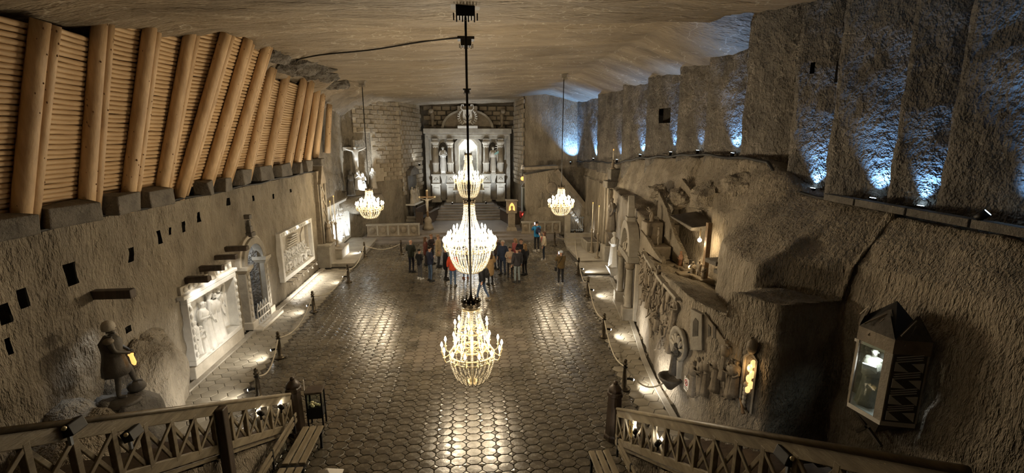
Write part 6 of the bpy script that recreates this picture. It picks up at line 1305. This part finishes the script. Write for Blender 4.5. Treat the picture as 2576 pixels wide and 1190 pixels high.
t = thing('rail_notice', 'small yellow notice board on the right railing by the bollard', 'sign', atX(1590, 1070, 3.24)); MB().box((-.02, 0, -.1), (.015, .2, .3)).box((.03, 0, -.02), (.1, .03, .03)).build('board', mat('yellow_board', (.5, .38, .16), .6), t); MB().bar((-.031, -.02, -.16), (-.031, .02, -.02), .004, .03).bar((-.031, -.04, -.05), (-.031, .05, -.04), .004, .03).build('black_mark', M['black'], t)
def bench(lb, x0, x1, y0, y1, bx):
    t = thing('slat_bench', lb, 'bench', ((x0 + x1) / 2, (y0 + y1) / 2, 0)); w = (x1 - x0) / 3
    for k_ in range(3):
        for a, c in ((y0, (y0 + y1) / 2 - .06), ((y0 + y1) / 2 + .06, y1)): MB().box((x0 + w * (k_ + .5), (a + c) / 2, .45), (w * .78, c - a, .04)).build('seat_slat', M['wood'], t, world=True, bevel=.006)
    for k_ in range(2): MB().box((bx, (y0 + y1) / 2, .66 + .14 * k_), (.03, y1 - y0, .09)).build('back_slat', M['wood'], t, world=True, bevel=.006)
    for y in (y0 + .15, (y0 + y1) / 2, y1 - .15):
        MB().box(((x0 + x1) / 2, y, .40), (x1 - x0, .12, .05)).build('cross_bearer', M['black'], t, world=True); MB().box((x0 + .05, y, .2), (.05, .06, .4)).build('leg', M['black'], t, world=True); MB().box((x1 - .05, y, .2), (.05, .06, .4)).build('leg', M['black'], t, world=True)
        MB().bar((bx, y, .4), (bx, y, .85), .04, .04).build('back_support', M['black'], t, world=True)
a = fl(750, 1065, .45); bench('slatted wooden bench at the foot of the left stairs', -3.95, -3.45, 7.3, 9.95, -4.06); bench('slatted wooden bench at the foot of the right stairs', 2.42, 2.9, 6.6, 8.5, 3.02)
# collection box on legs
p = fl(800, 1070); t = thing('display_box', 'dark glazed collection box on legs near the left bench', 'display box', (p.x, p.y, 0), R(4))
for sx in (-1, 1):
    for sy in (-1, 1): MB().bar((sx * .17, sy * .15, 0), (sx * .17, sy * .15, .95), .035, .035).build('leg', M['iron'], t)
MB().box((0, 0, .42), (.34, .3, .3)).build('tray', M['black'], t, bevel=.01); MB().box((0, 0, .97), (.40, .36, .05)).build('lid', M['dwood'], t, bevel=.01)
for s_ in (-1, 1): MB().box((s_ * .172, 0, .75), (.006, .3, .38)).build('glass_side', M['glass'], t)
MB().box((0, -.152, .75), (.34, .006, .38)).build('glass_front', M['glass'], t)
for k_ in range(7): MB().ball((r_.uniform(-.12, .12), r_.uniform(-.1, .1), .59), (.05, .05, .03), 8, 6).build('coin_heap', M['gold'], t, True)
for s_ in (-1, 1): MB().ball((s_ * .15, -.16, .06), .025, 8, 6).build('castor', M['gold'], t, True)
MB().box((-.24, .0, 1.08), (.02, .03, .36)).build('price_strip', M['paper'], t)
p = fl(822, 1182, .8); o = MB().frust((0, 0, -.2), (.5, .5), (.04, .04), .22).box((0, 0, -.5), (.44, .44, .6)).build('white_canopy', M['paper'], bevel=.01); o.location = (p.x, p.y, .8); tag(o, 'white pointed cover at the bottom edge beside the left bench', 'cover')
# stanchions with ropes and foot lamps
def stanchion_mesh():
    return MB().lathe([(.17, 0), (.17, .04), (.13, .07), (.075, .12), (.06, .5), (.045, .72), (.07, .74), (.07, .78), (.04, .8), (.055, .84), (.05, .89), (.01, .92)], 14).mesh('post', M['bronze'], True)
sm_ = stanchion_mesh(); eye = MB().lathe([(.06, .0), (.075, .015), (.06, .03)], 12, (0, 0, .66)).mesh('rope_ring', M['iron'], True)
LP = [(918, 645), (877, 710), (790, 785), (705, 900), (652, 1003)]; RPp = [(1445, 612), (1455, 690), (1478, 745), (1518, 848), (1570, 978)]
def stanchions(pts, side, wallx, last=None):
    P = [fl(*q) for q in pts]
    for i, p in enumerate(P):
        t = thing('rope_stanchion', f'bronze rope stanchion on the {side}, {["farthest from the stairs", "second farthest from the stairs", "in the middle of the row", "second nearest the stairs", "nearest the stairs"][i]}', 'stanchion', p, group='rope stanchions')
        place('post', sm_, t); place('rope_ring', eye, t)
        w = Vector((wallx(p.y), p.y - .15, .05)); dirn = (w - p).normalized(); MB().tube([dirn * .05 + Vector((0, 0, .3)), dirn * .14 + Vector((0, 0, .31)), dirn * .24 + Vector((0, 0, .28))], [.02, .035, .045], 8).build('foot_lamp', M['iron'], t, True); MB().ball(dirn * .245 + Vector((0, 0, .28)), .035, 8, 6).build('lamp_lens', M['bulbw'], t, True)
        lamp('foot_light', 'SPOT', dirn * .28 + Vector((0, 0, .3)), 150 if side == 'right' else 110, NEUT, t, aim=dirn * 1.7 + Vector((0, 0, .05)), size=.03, angle=140, blend=1.0)
    seq = [tuple(p + Vector((0, 0, .68))) for p in P] + ([last] if last else [])
    for i, (a, c) in enumerate(zip(seq, seq[1:])):
        a, c = Vector(a), Vector(c); m = MB().tube([a.lerp(c, u / 14) - Vector((0, 0, .42 * math.sin(math.pi * u / 14))) for u in range(15)], .022, 7)
        o = m.build('barrier_rope', M['rope'], None, True); tag(o, f'pale rope sagging on the {side}, ' + (['between the two farthest stanchions', 'second from the far end', 'third from the far end', 'between the two stanchions nearest the stairs', 'from the nearest stanchion to the font'][i]), 'rope', 'barrier ropes')
    return P
Lp = stanchions(LP, 'left', lambda y: -8.2); c, d, n = wallframe(10.6); Rp = stanchions(RPp, 'right', lambda y: rw(y), (c.x - .2, c.y, .85))
mid = [fl(990, 633), fl(1445, 612)]
for i, (a, c) in enumerate(((Lp[0], fl(1010, 640)), (fl(1395, 618), Rp[0]))):
    a = a + Vector((0, 0, .68)); c = c + Vector((0, 0, .68)); tag(MB().tube([a.lerp(c, u / 14) - Vector((0, 0, .3 * math.sin(math.pi * u / 14))) for u in range(15)], .022, 7).build('barrier_rope', M['rope'], None, True), ['pale rope crossing from the farthest left stanchion towards the visitors', 'pale rope crossing from the farthest right stanchion towards the visitors'][i], 'rope', 'barrier ropes')
for i, (p, lb) in enumerate(((fl(1010, 640), 'slim bronze stanchion half hidden behind the bald man'), (fl(1395, 618), 'slim bronze stanchion behind the woman in the cream jacket'))):
    t = thing('rope_stanchion', lb, 'stanchion', p, group='rope stanchions'); place('post', sm_, t); place('rope_ring', eye, t)
# ================================================================ blue uplights in the pillar recesses
UP = [((7.75, 35.0, 5.25), (7.95, 35.5, 8.5), 2200, 95)]
for c, pw, ang in zip(TE[1:12], (1500, 170, 380, 380, 60, 420, 260, 360, 420, 220, 900), (85, 70, 85, 60, 60, 80, 75, 75, 80, 60, 95)):
    y_ = c * 1.045 + .12; UP.append(((8.40, y_, lz(c) + .18), (8.72, y_ - .1, lz(c) + 3.3), pw, ang))
UP.append(((8.0, 6.35, lz(6.3) + .3), (9.0, 5.2, 7.5), 160, 80))
for i, (p, aim, pw, ang) in enumerate(UP):
    spot_fixture(f'blue uplight on the right ledge, {ORD[i]} counting from the altar end', p, aim, pw, BLUE, ang, .06, 'uplight', blend=1.0, glowm='bulbb', group='blue uplights')
